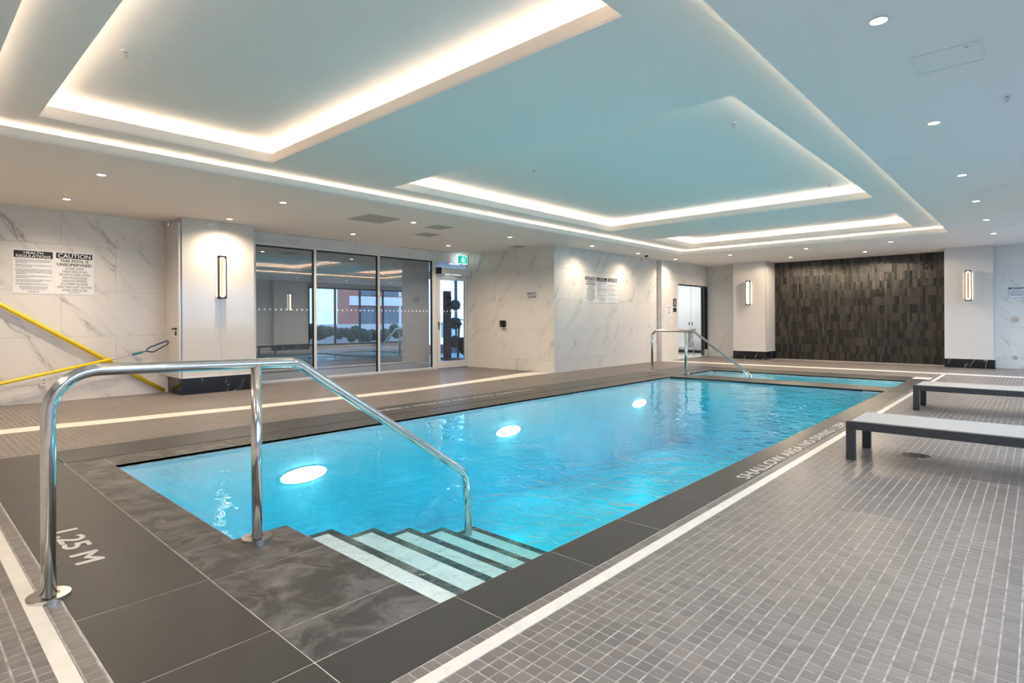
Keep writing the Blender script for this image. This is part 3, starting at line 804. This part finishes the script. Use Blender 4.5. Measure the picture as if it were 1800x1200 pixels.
# ---------------------------------------------------------------- washroom beyond the sliding door
wsr = MB().box(-10.2, -10.1, 13.9, 18.8, 0, 2.5).box(-10.1, -7.4, 18.6, 18.7, 0, 2.5).box(-10.1, -7.56, 13.86, 13.9, 0, 2.5)
structure(wsr.build('wall_washroom', 'washroom_white'))
structure(B(-10.2, -7.55, 13.86, 18.7, 2.5, 2.55).build('ceiling_washroom', 'washroom_white'))
structure(B(-10.2, -7.36, 13.86, 18.7, -.05, -.001).build('floor_washroom', 'counter_stone'))
wlamp = thing('ceiling_light', 'bright panel light in the white washroom ceiling', 'light', (-8.8, 16.2, 2.49))
adopt(wlamp, B(-9.3, -8.3, 15.2, 17.6, 2.485, 2.498).build('diffuser', 'washroom_lamp'))
ck = thing('locker_pair', 'pair of tall white locker doors seen through the sliding door', 'locker', (-8.6, 18.3, 0))
adopt(ck, B(-10.05, -7.6, 18.25, 18.55, .08, 2.4).build('carcass', 'washroom_white'), B(-10.0, -8.608, 18.225, 18.248, .1, 2.38).build('door', 'washroom_white'), B(-8.600, -7.65, 18.225, 18.248, .1, 2.38).build('door', 'washroom_white'),
      B(-8.67, -8.65, 18.20, 18.225, .92, 1.02).build('handle', 'black_metal'), B(-8.56, -8.54, 18.20, 18.225, .92, 1.02).build('handle', 'black_metal'), B(-10.05, -7.6, 18.27, 18.5, 0, .08).build('plinth', 'charcoal'))
bn = thing('vanity_counter', 'pale stone counter in the white washroom', 'counter', (-9.5, 17.2, 0))
adopt(bn, B(-10.08, -8.2, 17.3, 17.75, .74, .80).build('worktop', 'counter_stone'), B(-10.06, -8.3, 17.34, 17.74, .22, .74).build('cabinet', 'washroom_white'), B(-8.36, -8.30, 17.36, 17.42, 0, .22).build('leg', 'chrome'), B(-10.0, -9.94, 17.36, 17.42, 0, .22).build('leg', 'chrome'))
d3 = structure(MB().box(-7.40, -7.352, 14.79, 16.69, 2.055, 2.088).box(-7.42, -7.35, 16.63, 16.70, .21, 2.088).build('door_3', 'black_metal'))
MB().box(-7.47, -7.44, 16.50, 16.62, .05, 2.05).build('door_leaf', 'charcoal', d3)
B(-7.42, -7.35, 16.63, 16.70, 0, .21).build('jamb_foot', 'light_metal', d3)
rl = thing('grab_rail', 'folding chrome grab rail by the open sliding door', 'rail', (-7.6, 16.4, .5))
adopt(rl, MB().tube(fillet([(-7.62, 15.75, .42), (-7.62, 15.75, .72), (-7.62, 16.2, .72), (-7.62, 16.2, .42), (-7.62, 15.76, .42)], .03, 4), .012, 8).build('loop', 'chrome', smooth=True),
      MB().tube([(-7.62, 16.2, .45), (-7.62, 16.32, .45), (-7.62, 16.32, 0)], .014, 8).build('leg', 'chrome'))

# ---------------------------------------------------------------- window wall opposite, with the outside
WX = 1.35
openings = [(.2, 3.8), (4.6, 8.9), (11.4, 16.2)]
pm = MB(); yy = -2.6
for a, b in openings + [(16.9, 17)]:
    pm.box(WX, WX+.2, yy, a, 0, H)
    if b < 17: pm.box(WX, WX+.2, a, b, 0, .12).box(WX, WX+.2, a, b, 2.5, H)
    yy = b
structure(pm.build('wall_right', 'offwhite_glass'))
for i, (a, b) in enumerate(openings):
    fm = MB().box(WX+.02, WX+.09, a, b, .12, .18).box(WX+.02, WX+.09, a, b, 2.44, 2.5)
    n = round((b-a)/1.2)
    for k in range(n+1):
        y = a+(b-a-.07)*k/n; fm.box(WX+.02, WX+.09, y, y+.07, .18, 2.44)
    w_ = structure(fm.build('window_%d' % (5+i), 'charcoal'))
    B(WX+.05, WX+.056, a, b, .18, 2.44).build('pane', 'glass_clear', w_)
    area_light('window_portal', (WX+.25, (a+b)/2, 1.3), (0, math.pi/2, 0), 2.3, b-a, 1, (1,1,1), portal=True)
structure(B(1.55, 60, -40, 80, -.3, -.15).build('ground', 'terrace')); 
pp = B(7.0, 7.2, -5, 40, -.15, .95).build('parapet_wall', 'white_outside'); pp['label'] = 'low parapet wall across the terrace outside the windows'; pp['category'] = 'wall'
hd = MB()
for k in range(150):
    y = -4+k*.28+random.uniform(-.1, .1); hd.ball((6.2+random.uniform(-.15, .15), y, .35+random.uniform(-.1, .35)), random.uniform(.2, .38), 7, 5)
ho = hd.build('hedge', 'hedge'); ho['label'] = 'low dark hedge in front of the terrace parapet'; ho['category'] = 'hedge'
bd = thing('apartment_building', 'red brick and white apartment building outside the windows', 'building', (26, 36, -.15))
bp_ = [B(24, 26, 27.2, 54, -.15, 9.5).build('wall', 'brick_outside')]
for fl in range(3):
    z = .4+fl*3.0
    bp_.append(B(23.7, 24.0, 27.2, 54, z+2.1, z+2.9).build('balcony_front', 'white_outside'))
    for k in range(9):
        bp_.append(B(23.9, 24.02, 28.2+k*2.5, 29.8+k*2.5, z, z+1.9).build('window', 'window_dark'))
        bp_.append(B(23.85, 24.03, 29.85+k*2.5, 30.1+k*2.5, z, z+2.1).build('window_trim', 'white_outside'))
adopt(bd, *bp_)
tr = MB()
def branch(p, d, l, r, n):
    q = p + d*l; tr.tube([p, (p+q)/2+Vector((random.uniform(-.04, .04), random.uniform(-.04, .04), 0)), q], r, 5)
    if n:
        for _ in range(3 if n > 2 else 2):
            nd = (d + Vector((random.uniform(-.7, .7), random.uniform(-.7, .7), random.uniform(-.1, .6)))).normalized()
            branch(q, nd, l*random.uniform(.6, .8), r*.6, n-1)
branch(Vector((5.6, 13.6, -.15)), Vector((0, 0, 1)), 1.3, .07, 5)
to = tr.build('bare_tree', 'bark'); to['label'] = 'thin bare tree on the terrace outside the windows'; to['category'] = 'tree'
b2 = thing('apartment_building', 'pale apartment block seen beyond the gym window', 'building', (-40, 30, 0))
adopt(b2, B(-46, -40, 24, 44, -6, 1.6).build('wall', 'white_outside'), *[B(-40.0, -39.95, 25+k*3, 26.5+k*3, -.4, 1.0).build('window', 'window_dark') for k in range(6)])

# ---------------------------------------------------------------- stainless rails
def handrail(label, pts, rad, posts, plane_y=None):
    t = thing('handrail', label, 'handrail', pts[0], 'stainless steel pool handrails')
    ps = [MB().tube(fillet(pts, rad, 10), .0255, 18).build('rail', 'steel', smooth=True)]
    for p, top in posts:
        if top: ps.append(MB().tube([(p[0], p[1], 0), (p[0], p[1], top)], .0255, 18).build('post', 'steel', smooth=True))
        ps.append(MB().ring((p[0], p[1], 0), .036, .073, .016, 32).cyl((p[0], p[1], 0), .04, .010, 'Z', 24).build('flange', 'steel'))
    adopt(t, *ps)
handrail('large stainless steel handrail in the foreground descending into the near pool steps',
         [(-2.92, .432, 0), (-2.92, .432, .905), (-2.92, 1.475, .885), (-2.92, 2.70, .045), (-2.92, 2.72, -.382)], (.17, .16, .14), [((-2.92, .432), 0), ((-2.92, 1.262), .89)])
handrail('small distant stainless steel handrail beside the wading pool',
         [(-6.05, 10.97, 0), (-6.05, 10.97, .87), (-5.13, 10.97, .87), (-3.99, 10.97, .05), (-3.98, 10.97, -.6)], (.13, .14, .12), [((-6.05, 10.97), 0), ((-5.29, 10.97), .87)])

# ---------------------------------------------------------------- loungers
def lounger(y0, y1, label):
    x0, x1, zt = -1.12, .85, .30
    t = thing('lounger', label, 'lounger', ((x0+x1)/2, (y0+y1)/2, 0), 'low flat loungers by the pool')
    ps = []
    for a, b in ((y0, y0+.045), (y1-.045, y1)):
        ps.append(B(x0, x1, a, b, zt-.062, zt).build('side_beam', 'charcoal', bevel=.003))
    for a, b in ((x0, x0+.062), (x1-.062, x1)):
        ps.append(B(a, b, y0+.045, y1-.045, zt-.062, zt-.002).build('end_beam', 'charcoal'))
        for c, d in ((y0, y0+.045), (y1-.045, y1)):
            ps.append(B(a, b, c, d, 0, zt-.06).build('leg', 'charcoal', bevel=.003))
    ps.append(B(x0+.03, x1-.02, y0+.02, y1-.02, zt-.004, zt+.006).build('sling', 'sling', bevel=.002, label='grey woven fabric bed'))
    ps.append(B(-.62, -.58, y0+.2, y0+.38, zt-.075, zt-.06).build('bracket', 'black_metal'))
    adopt(t, *ps)
lounger(5.08, 5.68, 'nearer low charcoal lounger with a flat grey sling beside the pool edge')
lounger(8.33, 8.93, 'farther low charcoal lounger with a flat grey sling near the pool corner')
fd = thing('floor_drain', 'small round metal drain grate in the tiles by the nearer lounger', 'drain', (-.73, 5.57, 0))
adopt(fd, MB().ring((-.73, 5.57, -.003), .075, .095, .008, 28).build('rim', 'steel'), MB().cyl((-.73, 5.57, -.003), .075, .004, 'Z', 28).build('pit', 'slot_black'),
      *[B(-.73-.06, -.73+.06, 5.57+k*.022-.006, 5.57+k*.022+.006, .001, .004).build('bar', 'steel') for k in (-2, -1, 0, 1, 2)])

# ---------------------------------------------------------------- downlights
def downlight(x, y, label, group, power=E_SPOT, ang=150, blend=1.0):
    t = thing('downlight', label, 'light', (x, y, H), group)
    a = MB().ring((0, 0, -.006), .040, .052, .008, 24).build('trim_ring', 'white_plastic', t)
    b = MB().cyl((0, 0, -.004), .038, .003, 'Z', 20).build('lens', 'lamp_disc', t)
    l = bpy.data.lights.new('downlight_beam', 'SPOT'); l.energy = power; l.color = WARM if x < -3 else (1, .88, .74); l.spot_size = math.radians(ang); l.spot_blend = blend; l.shadow_soft_size = .03
    o = bpy.data.objects.new('downlight_beam', l); COL.objects.link(o); o.location = (0, 0, -.02); o.parent = t
ordn = ['first', 'second', 'third', 'fourth', 'fifth', 'sixth', 'seventh', 'eighth']
for n, y in enumerate((1.55, 3.55, 5.70, 7.97)):
    downlight(-7.37, y, 'small round ceiling downlight, %s from the left in the row nearer the pool' % ordn[n], 'downlights over the left deck')
    downlight(-9.13, y, 'small round ceiling downlight, %s from the left in the row nearer the glazed wall' % ordn[n], 'downlights over the left deck')
for n, y in enumerate((3.556, 5.72, 8.02, 9.93, 11.94, 13.96)):
    downlight(-.62, y, 'round ceiling downlight over the right deck, %s from the camera' % ordn[n], 'downlights over the right deck')
downlight(-7.0, 10.15, 'round ceiling downlight washing the marble wall left of the three notices', 'downlights along the marble wall', E_SPOT*.6)
downlight(-7.0, 12.05, 'round ceiling downlight washing the marble wall right of the three notices', 'downlights along the marble wall', E_SPOT*.6)
downlight(-6.99, 13.94, 'round ceiling downlight in front of the white sliding doorway', 'downlights along the marble wall', E_SPOT*.6)
for n, x in enumerate((-5.56, -3.85, -2.243)):
    downlight(x, 13.95, 'round ceiling downlight past the pool end, %s from the left' % ordn[n], 'downlights at the far end')
for n, x in enumerate((-4.666, -3.016)):
    downlight(x, 15.58, 'small round downlight close to the dark tiled wall, %s from the left' % ordn[n], 'downlights at the dark wall', E_SPOT*.95, 174, .2)
for n, x in enumerate((-8.6, -6.5, -4.4, -2.3, -.4)):  # unseen row added to balance the light on the near floor
    downlight(x, -.9, 'ceiling downlight behind the camera, %s from the left wall' % ordn[n], 'downlights behind the camera')
downlight(-.62, 1.4, 'ceiling downlight above the camera over the right deck', 'downlights over the right deck')

# ---------------------------------------------------------------- sconces
def sconce(plane, c, label):
    """c: centre on the wall face"""
    cx, cy, cz = c; hh, hw, dp = .335, .058, .075
    t = thing('wall_sconce', label, 'wall light', c, 'tall rectangular wall sconces')
    sgn = 1
    def bx(a0, a1, z0, z1, d0, d1):       # a along the wall, d off the wall
        if plane == 'X+': return B(cx+d0, cx+d1, cy+a0, cy+a1, cz+z0, cz+z1)
        if plane == 'X-': return B(cx-d1, cx-d0, cy+a0, cy+a1, cz+z0, cz+z1)
        return B(cx+a0, cx+a1, cy-d1, cy-d0, cz+z0, cz+z1)
    def pt(a, z, d):
        return {'X+': (cx+d, cy+a, cz+z), 'X-': (cx-d, cy+a, cz+z), 'Y': (cx+a, cy-d, cz+z)}[plane]
    ps = []
    for a0, a1, z0, z1 in ((-hw, -hw+.014, -hh, hh), (hw-.014, hw, -hh, hh), (-hw, hw, hh-.02, hh), (-hw, hw, -hh, -hh+.02)):
        ps.append(bx(a0, a1, z0, z1, .03, dp+.03).build('frame_bar', 'bronze'))
    ps.append(bx(-.022, .022, -hh+.05, hh-.05, .0, .05).build('center_plate', 'brass'))
    loop = []
    r = hw-.026
    for k in range(9): a = math.pi*k/8; loop.append(pt(r*math.cos(a), hh-.06+r*math.sin(a)*.8, .085))
    for k in range(9): a = math.pi+math.pi*k/8; loop.append(pt(r*math.cos(a), -hh+.06+r*math.sin(a)*.8, .085))
    ps.append(MB().tube(loop, .0095, 8, True).build('light_loop', 'led_sconce', smooth=True))
    back = []
    for s_ in (-1, 1): back.append(bx(s_*(hw-.006)-.004, s_*(hw-.006)+.004, -hh+.03, hh-.03, .012, .024))
    for q in back: ps.append(q.build('back_strip', 'led_sconce'))
    ps.append(bx(-.03, .03, -.06, .06, 0, .03).build('wall_plate', 'bronze'))
    adopt(t, *ps)
sconce('X+', (-9.5, 3.55, 1.80), 'bronze framed sconce on the near pillar left of the glazed wall')
sconce('Y', (-5.925, 16.17, 1.83), 'bronze framed sconce on the pillar left of the dark tiled wall')
sconce('Y', (-1.15, 16.17, 1.82), 'bronze framed sconce on the pillar right of the dark tiled wall')
o_s = sconce('X-', (1.15, 10.5, 1.85), 'bronze framed sconce on the pillar between the windows')

# ---------------------------------------------------------------- signs
def sign(plane, wallc, a0, z0, a1, z1, label, name='notice_sign', cat='sign'):
    t = thing(name, label, cat, (wallc, a0, z0) if plane == 'X' else (a0, wallc, z0))
    b = B(wallc, wallc+.006, a0, a1, z0, z1) if plane == 'X' else B(a0, a1, wallc-.006, wallc, z0, z1)
    adopt(t, b.build('board', 'sign_white'))
    def bar(p, q, r, s, mat='ink'):
        o = B(wallc+.006, wallc+.0075, p, r, q, s) if plane == 'X' else B(p, r, wallc-.0075, wallc-.006, q, s)
        o = o.build('header_bar', mat); adopt(t, o)
    def tx(s, p, q, w_, h_, mat='ink', bold=.0, align='CENTER', sp=1.0):
        pl = PX if plane == 'X' else PY
        pos = (wallc+.0085, p, q) if plane == 'X' else (p, wallc-.0085, q)
        o = text('lettering', s, mat, pl, pos, w_, h_, None, bold, align, sp); adopt(t, o)
    return t, bar, tx
HEALTH = ("1. NO PERSON INFECTED WITH A COMMUNICABLE DISEASE\n    OR HAVING OPEN SORES ON HIS OR HER BODY SHALL\n    ENTER THE POOL.\n\n2. NO PERSON SHALL BRING A GLASS CONTAINER ONTO THE\n    DECK OR INTO THE POOL.\n\n"
          "3. NO PERSON SHALL POLLUTE THE WATER IN THE POOL IN\n    ANY MANNER AND THAT SPITTING, SPOUTING OF WATER\n    AND BLOWING THE NOSE IN THE POOL OR ON THE DECK\n    ARE PROHIBITED.\n\n4. NO PERSON SHALL ENGAGE IN BOISTEROUS PLAY IN OR\n    ABOUT THE POOL.\n\n"
          "5. THE MAXIMUM NUMBER OF BATHERS PERMITTED ON THE\n    DECK AND IN THE POOL AT ANY TIME IS\n\n6. THE NEAREST EMERGENCY TELEPHONE LOCATED AT")
BATH = "BATHERS UNDER\nTWELVE YEARS OF AGE\nARE NOT ALLOWED WITHIN\nTHE POOL ENCLOSURE\nUNLESS ACCOMPANIED\nBY A PARENT OR HIS/HER\nAGENT WHO IS NOT LESS THAN\nSIXTEEN YEARS OF AGE"
def health(bar, tx, a0, w_, z0, z1):
    h_ = z1-z0; m_ = w_*.05
    bar(a0+m_*.7, z1-h_*.19, a0+w_-m_*.7, z1-h_*.03)
    tx('HEALTH', a0+w_*.27, z1-h_*.103, w_*.46, h_*.055, 'sign_white', .03); tx('REGULATIONS', a0+w_*.09, z1-h_*.178, w_*.82, h_*.055, 'sign_white', .03)
    paras = HEALTH.split('\n\n'); tot = sum(p.count('\n')+1 for p in paras)+.8*(len(paras)-1); lh = h_*.58/tot; zz = z0+h_*.78
    for p in paras:
        nl = p.count('\n')+1; widest = max(len(q) for q in p.split('\n'))
        tx(p, a0+m_, zz-nl*lh, (w_-2*m_)*min(1, widest/50), nl*lh*.92, align='LEFT'); zz -= (nl+.8)*lh
    tx('THE ABOVE REGULATIONS ARE FOR YOUR\nHEALTH AND SAFETY, PLEASE OBEY THEM\nAND THE LIFEGUARD AT ALL TIMES', a0+w_*.16, z0+h_*.085, w_*.68, h_*.085)
    tx('ONT. REG. 565', a0+w_*.38, z0+h_*.03, w_*.24, h_*.028, bold=.02)
def caution(bar, tx, a0, w_, z0, z1):
    h_ = z1-z0
    bar(a0+w_*.04, z1-h_*.16, a0+w_*.96, z1-h_*.03)
    tx('CAUTION', a0+w_*.09, z1-h_*.145, w_*.82, h_*.10, 'sign_white', .03)
    tx('THIS POOL IS', a0+w_*.14, z1-h_*.245, w_*.72, h_*.062, bold=.05); tx('UNSUPERVISED', a0+w_*.06, z1-h_*.335, w_*.88, h_*.065, bold=.05)
    tx(BATH, a0+w_*.06, z0+h_*.075, w_*.88, h_*.56, bold=.004)
    tx('ONT. REG. 565', a0+w_*.36, z0+h_*.03, w_*.28, h_*.028, bold=.02)
t_, bar, tx = sign('X', -10.12, 1.128, 1.50, 1.575, 2.10, 'white health regulations notice with a black heading on the left marble wall')
health(bar, tx, 1.128, .447, 1.50, 2.10)
t_, bar, tx = sign('X', -10.12, 1.577, 1.50, 2.03, 2.10, 'white caution unsupervised pool notice beside the health rules on the left wall')
caution(bar, tx, 1.577, .453, 1.50, 2.10)
t_, bar, tx = sign('X', -7.48, 10.54, 1.50, 10.99, 2.10, 'leftmost of three white notices on the far marble wall, headed caution')
caution(bar, tx, 10.54, .45, 1.50, 2.10)
t_, bar, tx = sign('X', -7.48, 10.995, 1.50, 11.45, 2.10, 'middle of three white notices on the far marble wall, headed health regulations')
health(bar, tx, 10.995, .455, 1.50, 2.10)
t_, bar, tx = sign('X', -7.48, 11.455, 1.50, 11.90, 2.10, 'rightmost of three white notices on the far marble wall, headed caution')
bar(11.475, 2.0, 11.88, 2.085); tx('CAUTION', 11.50, 2.01, .36, .06, 'sign_white', .03)
for k in range(8):
    z = 1.93-k*.055
    tx('NO DIVING. SHALLOW WATER IN ALL AREAS\nOF THE POOL. SHOWER BEFORE ENTERING' if k % 2 == 0 else 'DO NOT SWIM ALONE. KEEP DECK CLEAR', 11.48, z-.03, .38 if k % 2 == 0 else .3, .028 if k % 2 == 0 else .012, align='LEFT')
t_, bar, tx = sign('Y', 9.45, -8.25, 1.505, -7.935, 1.745, 'small white emergency telephone sign with black letters on the marble wall')
tx('EMERGENCY', -8.22, 1.655, .26, .058, bold=.05); tx('TELEPHONE', -8.215, 1.58, .25, .058, bold=.05); tx('HEALTH REG. 565', -8.20, 1.54, .2, .016)
for q in ((-8.243, 1.511, -7.942, 1.514), (-8.243, 1.736, -7.942, 1.739), (-8.243, 1.514, -8.240, 1.736), (-7.945, 1.514, -7.942, 1.736)): bar(*q)
t_, bar, tx = sign('Y', 16.5, -.49, 1.54, -.12, 1.78, 'white notice with a black heading on the marble wall beside the shower valve')
bar(-.485, 1.725, -.125, 1.765); tx('NOTICE', -.45, 1.73, .28, .03, 'sign_white', .03)
tx('ALL BATHERS SHALL SHOWER\nUSING WARM WATER AND SOAP\nBEFORE ENTERING THE POOL', -.47, 1.58, .33, .12)
for q in ((-.487, 1.543, -.123, 1.547), (-.487, 1.547, -.483, 1.725), (-.127, 1.547, -.123, 1.725)): bar(*q)
t_, bar, tx = sign('X', -7.35, 14.10, 1.20, 14.40, 1.50, 'small pale notice with three lines of words left of the sliding doorway')
tx('ALL PERSONS\nMUST\nSHOWER', 14.14, 1.26, .22, .2, bold=.0)
ws = thing('washroom_sign', 'small dark pictogram plates above each other left of the sliding doorway', 'sign', (-7.35, 14.52, 1.3))
adopt(ws, B(-7.35, -7.342, 14.50, 14.67, 1.46, 1.68).build('plate', 'black_metal'), B(-7.35, -7.342, 14.50, 14.67, 1.31, 1.43).build('plate', 'black_metal'),
      MB().cyl((-7.342, 14.585, 1.64), .016, .002, 'X', 14).box(-7.342, -7.340, 14.565, 14.605, 1.50, 1.615).build('pictogram', 'sign_white'))
def box_thing(name, label, cat, parts):
    t = thing(name, label, cat, parts[0][1]); 
    for nm, loc, dims, mat in parts:
        x, y, z = loc; dx, dy, dz = dims
        adopt(t, B(x-dx/2, x+dx/2, y-dy/2, y+dy/2, z-dz/2, z+dz/2).build(nm, mat, bevel=min(dims)*.12))
    return t
box_thing('wall_outlet', 'white socket plate low on the left marble wall', 'socket', [('plate', (-10.115, 1.455, .29), (.01, .075, .12), 'white_plastic'), ('socket', (-10.109, 1.455, .315), (.003, .03, .03), 'vent_grey'), ('socket', (-10.109, 1.455, .265), (.003, .03, .03), 'vent_grey')])
box_thing('light_switch', 'white switch plate left of the sliding doorway', 'switch', [('plate', (-7.345, 14.32, 1.06), (.01, .12, .12), 'white_plastic'), ('rocker', (-7.338, 14.32, 1.06), (.006, .04, .07), 'sign_white')])
box_thing('emergency_phone', 'small black wall phone box below the emergency telephone sign', 'telephone', [('housing', (-8.93, 9.405, 1.03), (.135, .09, .145), 'black_metal'), ('keypad', (-8.93, 9.358, 1.03), (.09, .004, .10), 'charcoal'), ('button', (-8.95, 9.354, 1.0), (.02, .004, .02), 'aluminium')])
for z, lb in ((1.07, 'chrome shower mixer valve on the far right marble wall'), (.25, 'small chrome foot tap low on the far right marble wall')):
    t = thing('shower_valve', lb, 'tap', (-.38, 16.5, z)); r = .06 if z > 1 else .035
    adopt(t, MB().cyl((-.38, 16.5, z), r, -.012, 'Y', 24).build('rosette', 'chrome'), MB().cyl((-.38, 16.488, z), r*.4, -.05, 'Y', 16).build('body', 'chrome', smooth=True), MB().tube([(-.38, 16.45, z), (-.38+r, 16.44, z-r*.7)], .008, 8).build('lever', 'chrome'))

# ---------------------------------------------------------------- poles
p1 = MB().tube([(-10.06, -.35, 2.27), (-10.06, 2.92, .032)], .029, 14).build('telescopic_pole', 'yellow', smooth=True)
p1['label'] = 'thick yellow pole leaning down the left marble wall to the pillar'; p1['category'] = 'pole'
ph = thing('rescue_hook', 'yellow pole with a blue rescue loop crossing the thicker pole', 'rescue hook', (-9.98, -.25, .03))
X2 = -9.985
adopt(ph, MB().tube([(X2, -.35, .03), (X2, 2.22, .565)], .022, 14).build('pole', 'yellow', smooth=True),
      MB().tube([(X2, 2.2, .56), (X2, 2.50, .625)], .011, 10).build('inner_tube', 'aluminium'),
      MB().tube([(X2, 2.47, .617), (X2, 2.60, .650)], .018, 12).build('connector', 'teal'),
      MB().tube([(X2, 2.59, .647), (X2, 2.67, .668)], .010, 8).build('neck', 'teal'),
      MB().tube(fillet([(X2, 2.665, .69), (X2+.01, 2.70, .72), (X2+.03, 2.95, .82), (X2+.05, 2.93, .76), (X2+.02, 2.74, .645), (X2, 2.665, .66)], .03, 4), .010, 8, True).build('loop', 'navy', smooth=True))

# ---------------------------------------------------------------- ceiling fittings
def vent(x, y, w_, label, mat='vent_grey', wy=None):
    wy = wy or w_
    t = thing('ceiling_vent', label, 'vent', (x, y, H))
    adopt(t, MB().box(x-w_/2, x+w_/2, y-wy/2, y+wy/2, H-.004, H).build('panel', mat), *[B(x-w_/2+.03, x+w_/2-.03, y-wy/2+wy*k/7-.006, y-wy/2+wy*k/7+.006, H-.009, H-.003).build('slat', mat) for k in range(1, 7)])
vent(-7.55, 5.1, .60, 'largest flat square vent in the ceiling before the glazed wall')
vent(-7.45, 6.3, .36, 'smaller square ceiling vent right of the largest one')
vent(-8.25, 6.7, .36, 'smaller square ceiling vent nearest the glazed wall')
vent(-8.2, 9.1, .30, 'small square ceiling vent near the emergency telephone wall')
def hatch(x0, x1, y0, y1, label):
    t = thing('access_panel', label, 'panel', ((x0+x1)/2, (y0+y1)/2, H))
    adopt(t, ring_boxes(MB(), x0+.015, x1-.015, y0+.015, y1-.015, .015, H-.003, H).build('frame', 'vent_white'), B(x0+.02, x1-.02, y0+.02, y1-.02, H-.0015, H+.001).build('door', 'paint'),
          MB().cyl(((x0+x1)/2+.1, y0+.05, H-.004), .01, .003, 'Z', 12).build('latch', 'vent_grey'))
hatch(-.58, -.23, 4.2, 4.54, 'square access panel in the ceiling nearest the camera')
hatch(-.58, -.22, 8.95, 9.25, 'square access panel in the ceiling above the farther lounger')
hatch(-.56, -.23, 12.8, 13.1, 'farthest square access panel in the right ceiling')
def slot(y0, y1, x, label):
    t = thing('slot_diffuser', label, 'vent', (x, (y0+y1)/2, H))
    adopt(t, B(x-.03, x+.03, y0, y1, H-.003, H).build('frame', 'vent_white'), B(x-.012, x+.012, y0+.01, y1-.01, H-.004, H-.002).build('slot', 'slot_black'))
slot(4.85, 6.05, -10.0, 'thin black slot diffuser above the first glass panes')
slot(7.45, 8.95, -10.0, 'thin black slot diffuser above the last pane and gym door')
slot(14.9, 16.4, -7.2, 'thin black slot diffuser above the white sliding doorway')
for x, y, z, lb in ((-4.69, 1.13, ZC, 'sprinkler head in the recessed ceiling nearest the camera'), (-2.16, 5.52, ZC, 'sprinkler head at the near right of the middle ceiling recess'), (-2.15, 8.9, ZC, 'sprinkler head at the far right of the middle ceiling recess'),
                    (-4.65, 8.87, ZC, 'sprinkler head at the far left of the middle ceiling recess'), (-4.65, 5.48, ZC, 'sprinkler head at the near left of the middle ceiling recess'), (-.163, 5.386, H, 'sprinkler head in the right ceiling past the near access panel')):
    t = thing('sprinkler', lb, 'sprinkler', (x, y, z), 'ceiling sprinkler heads')
    adopt(t, MB().ring((x, y, z-.006), .016, .036, .006, 24).build('escutcheon', 'white_plastic'), MB().tube([(x, y, z), (x, y, z-.035)], .006, 8).tube([(x-.012, y, z-.01), (x-.014, y, z-.03), (x, y, z-.04), (x+.014, y, z-.03), (x+.012, y, z-.01)], .003, 6).build('frame', 'chrome'),
          MB().cyl((x, y, z-.045), .014, .003, 'Z', 16).build('deflector', 'chrome'))
t = thing('smoke_detector', 'round white detector in the ceiling above the first glass pane', 'detector', (-8.04, 4.25, H))
adopt(t, MB().cyl((-8.04, 4.25, H), .065, -.02, 'Z', 28, .05).build('body', 'white_plastic'), MB().cyl((-8.04, 4.25, H-.02), .03, -.008, 'Z', 20).build('sensor', 'vent_white'))
t = thing('ceiling_speaker', 'faint round flush speaker grille in the right ceiling', 'speaker', (-1.03, 6.87, H))
adopt(t, MB().ring((-1.03, 6.87, H-.003), .095, .105, .003, 32).build('rim', 'vent_white'), MB().cyl((-1.03, 6.87, H-.002), .095, .002, 'Z', 32).build('grille', 'paint'))
t = thing('security_camera', 'small dome camera on the ceiling above the far marble wall', 'camera', (-6.95, 12.35, H))
adopt(t, MB().cyl((-6.95, 12.35, H), .06, -.03, 'Z', 24).build('base', 'white_plastic'), MB().ball((-6.95, 12.35, H-.03), .045, 18, 10).build('dome', 'black_metal', smooth=True))
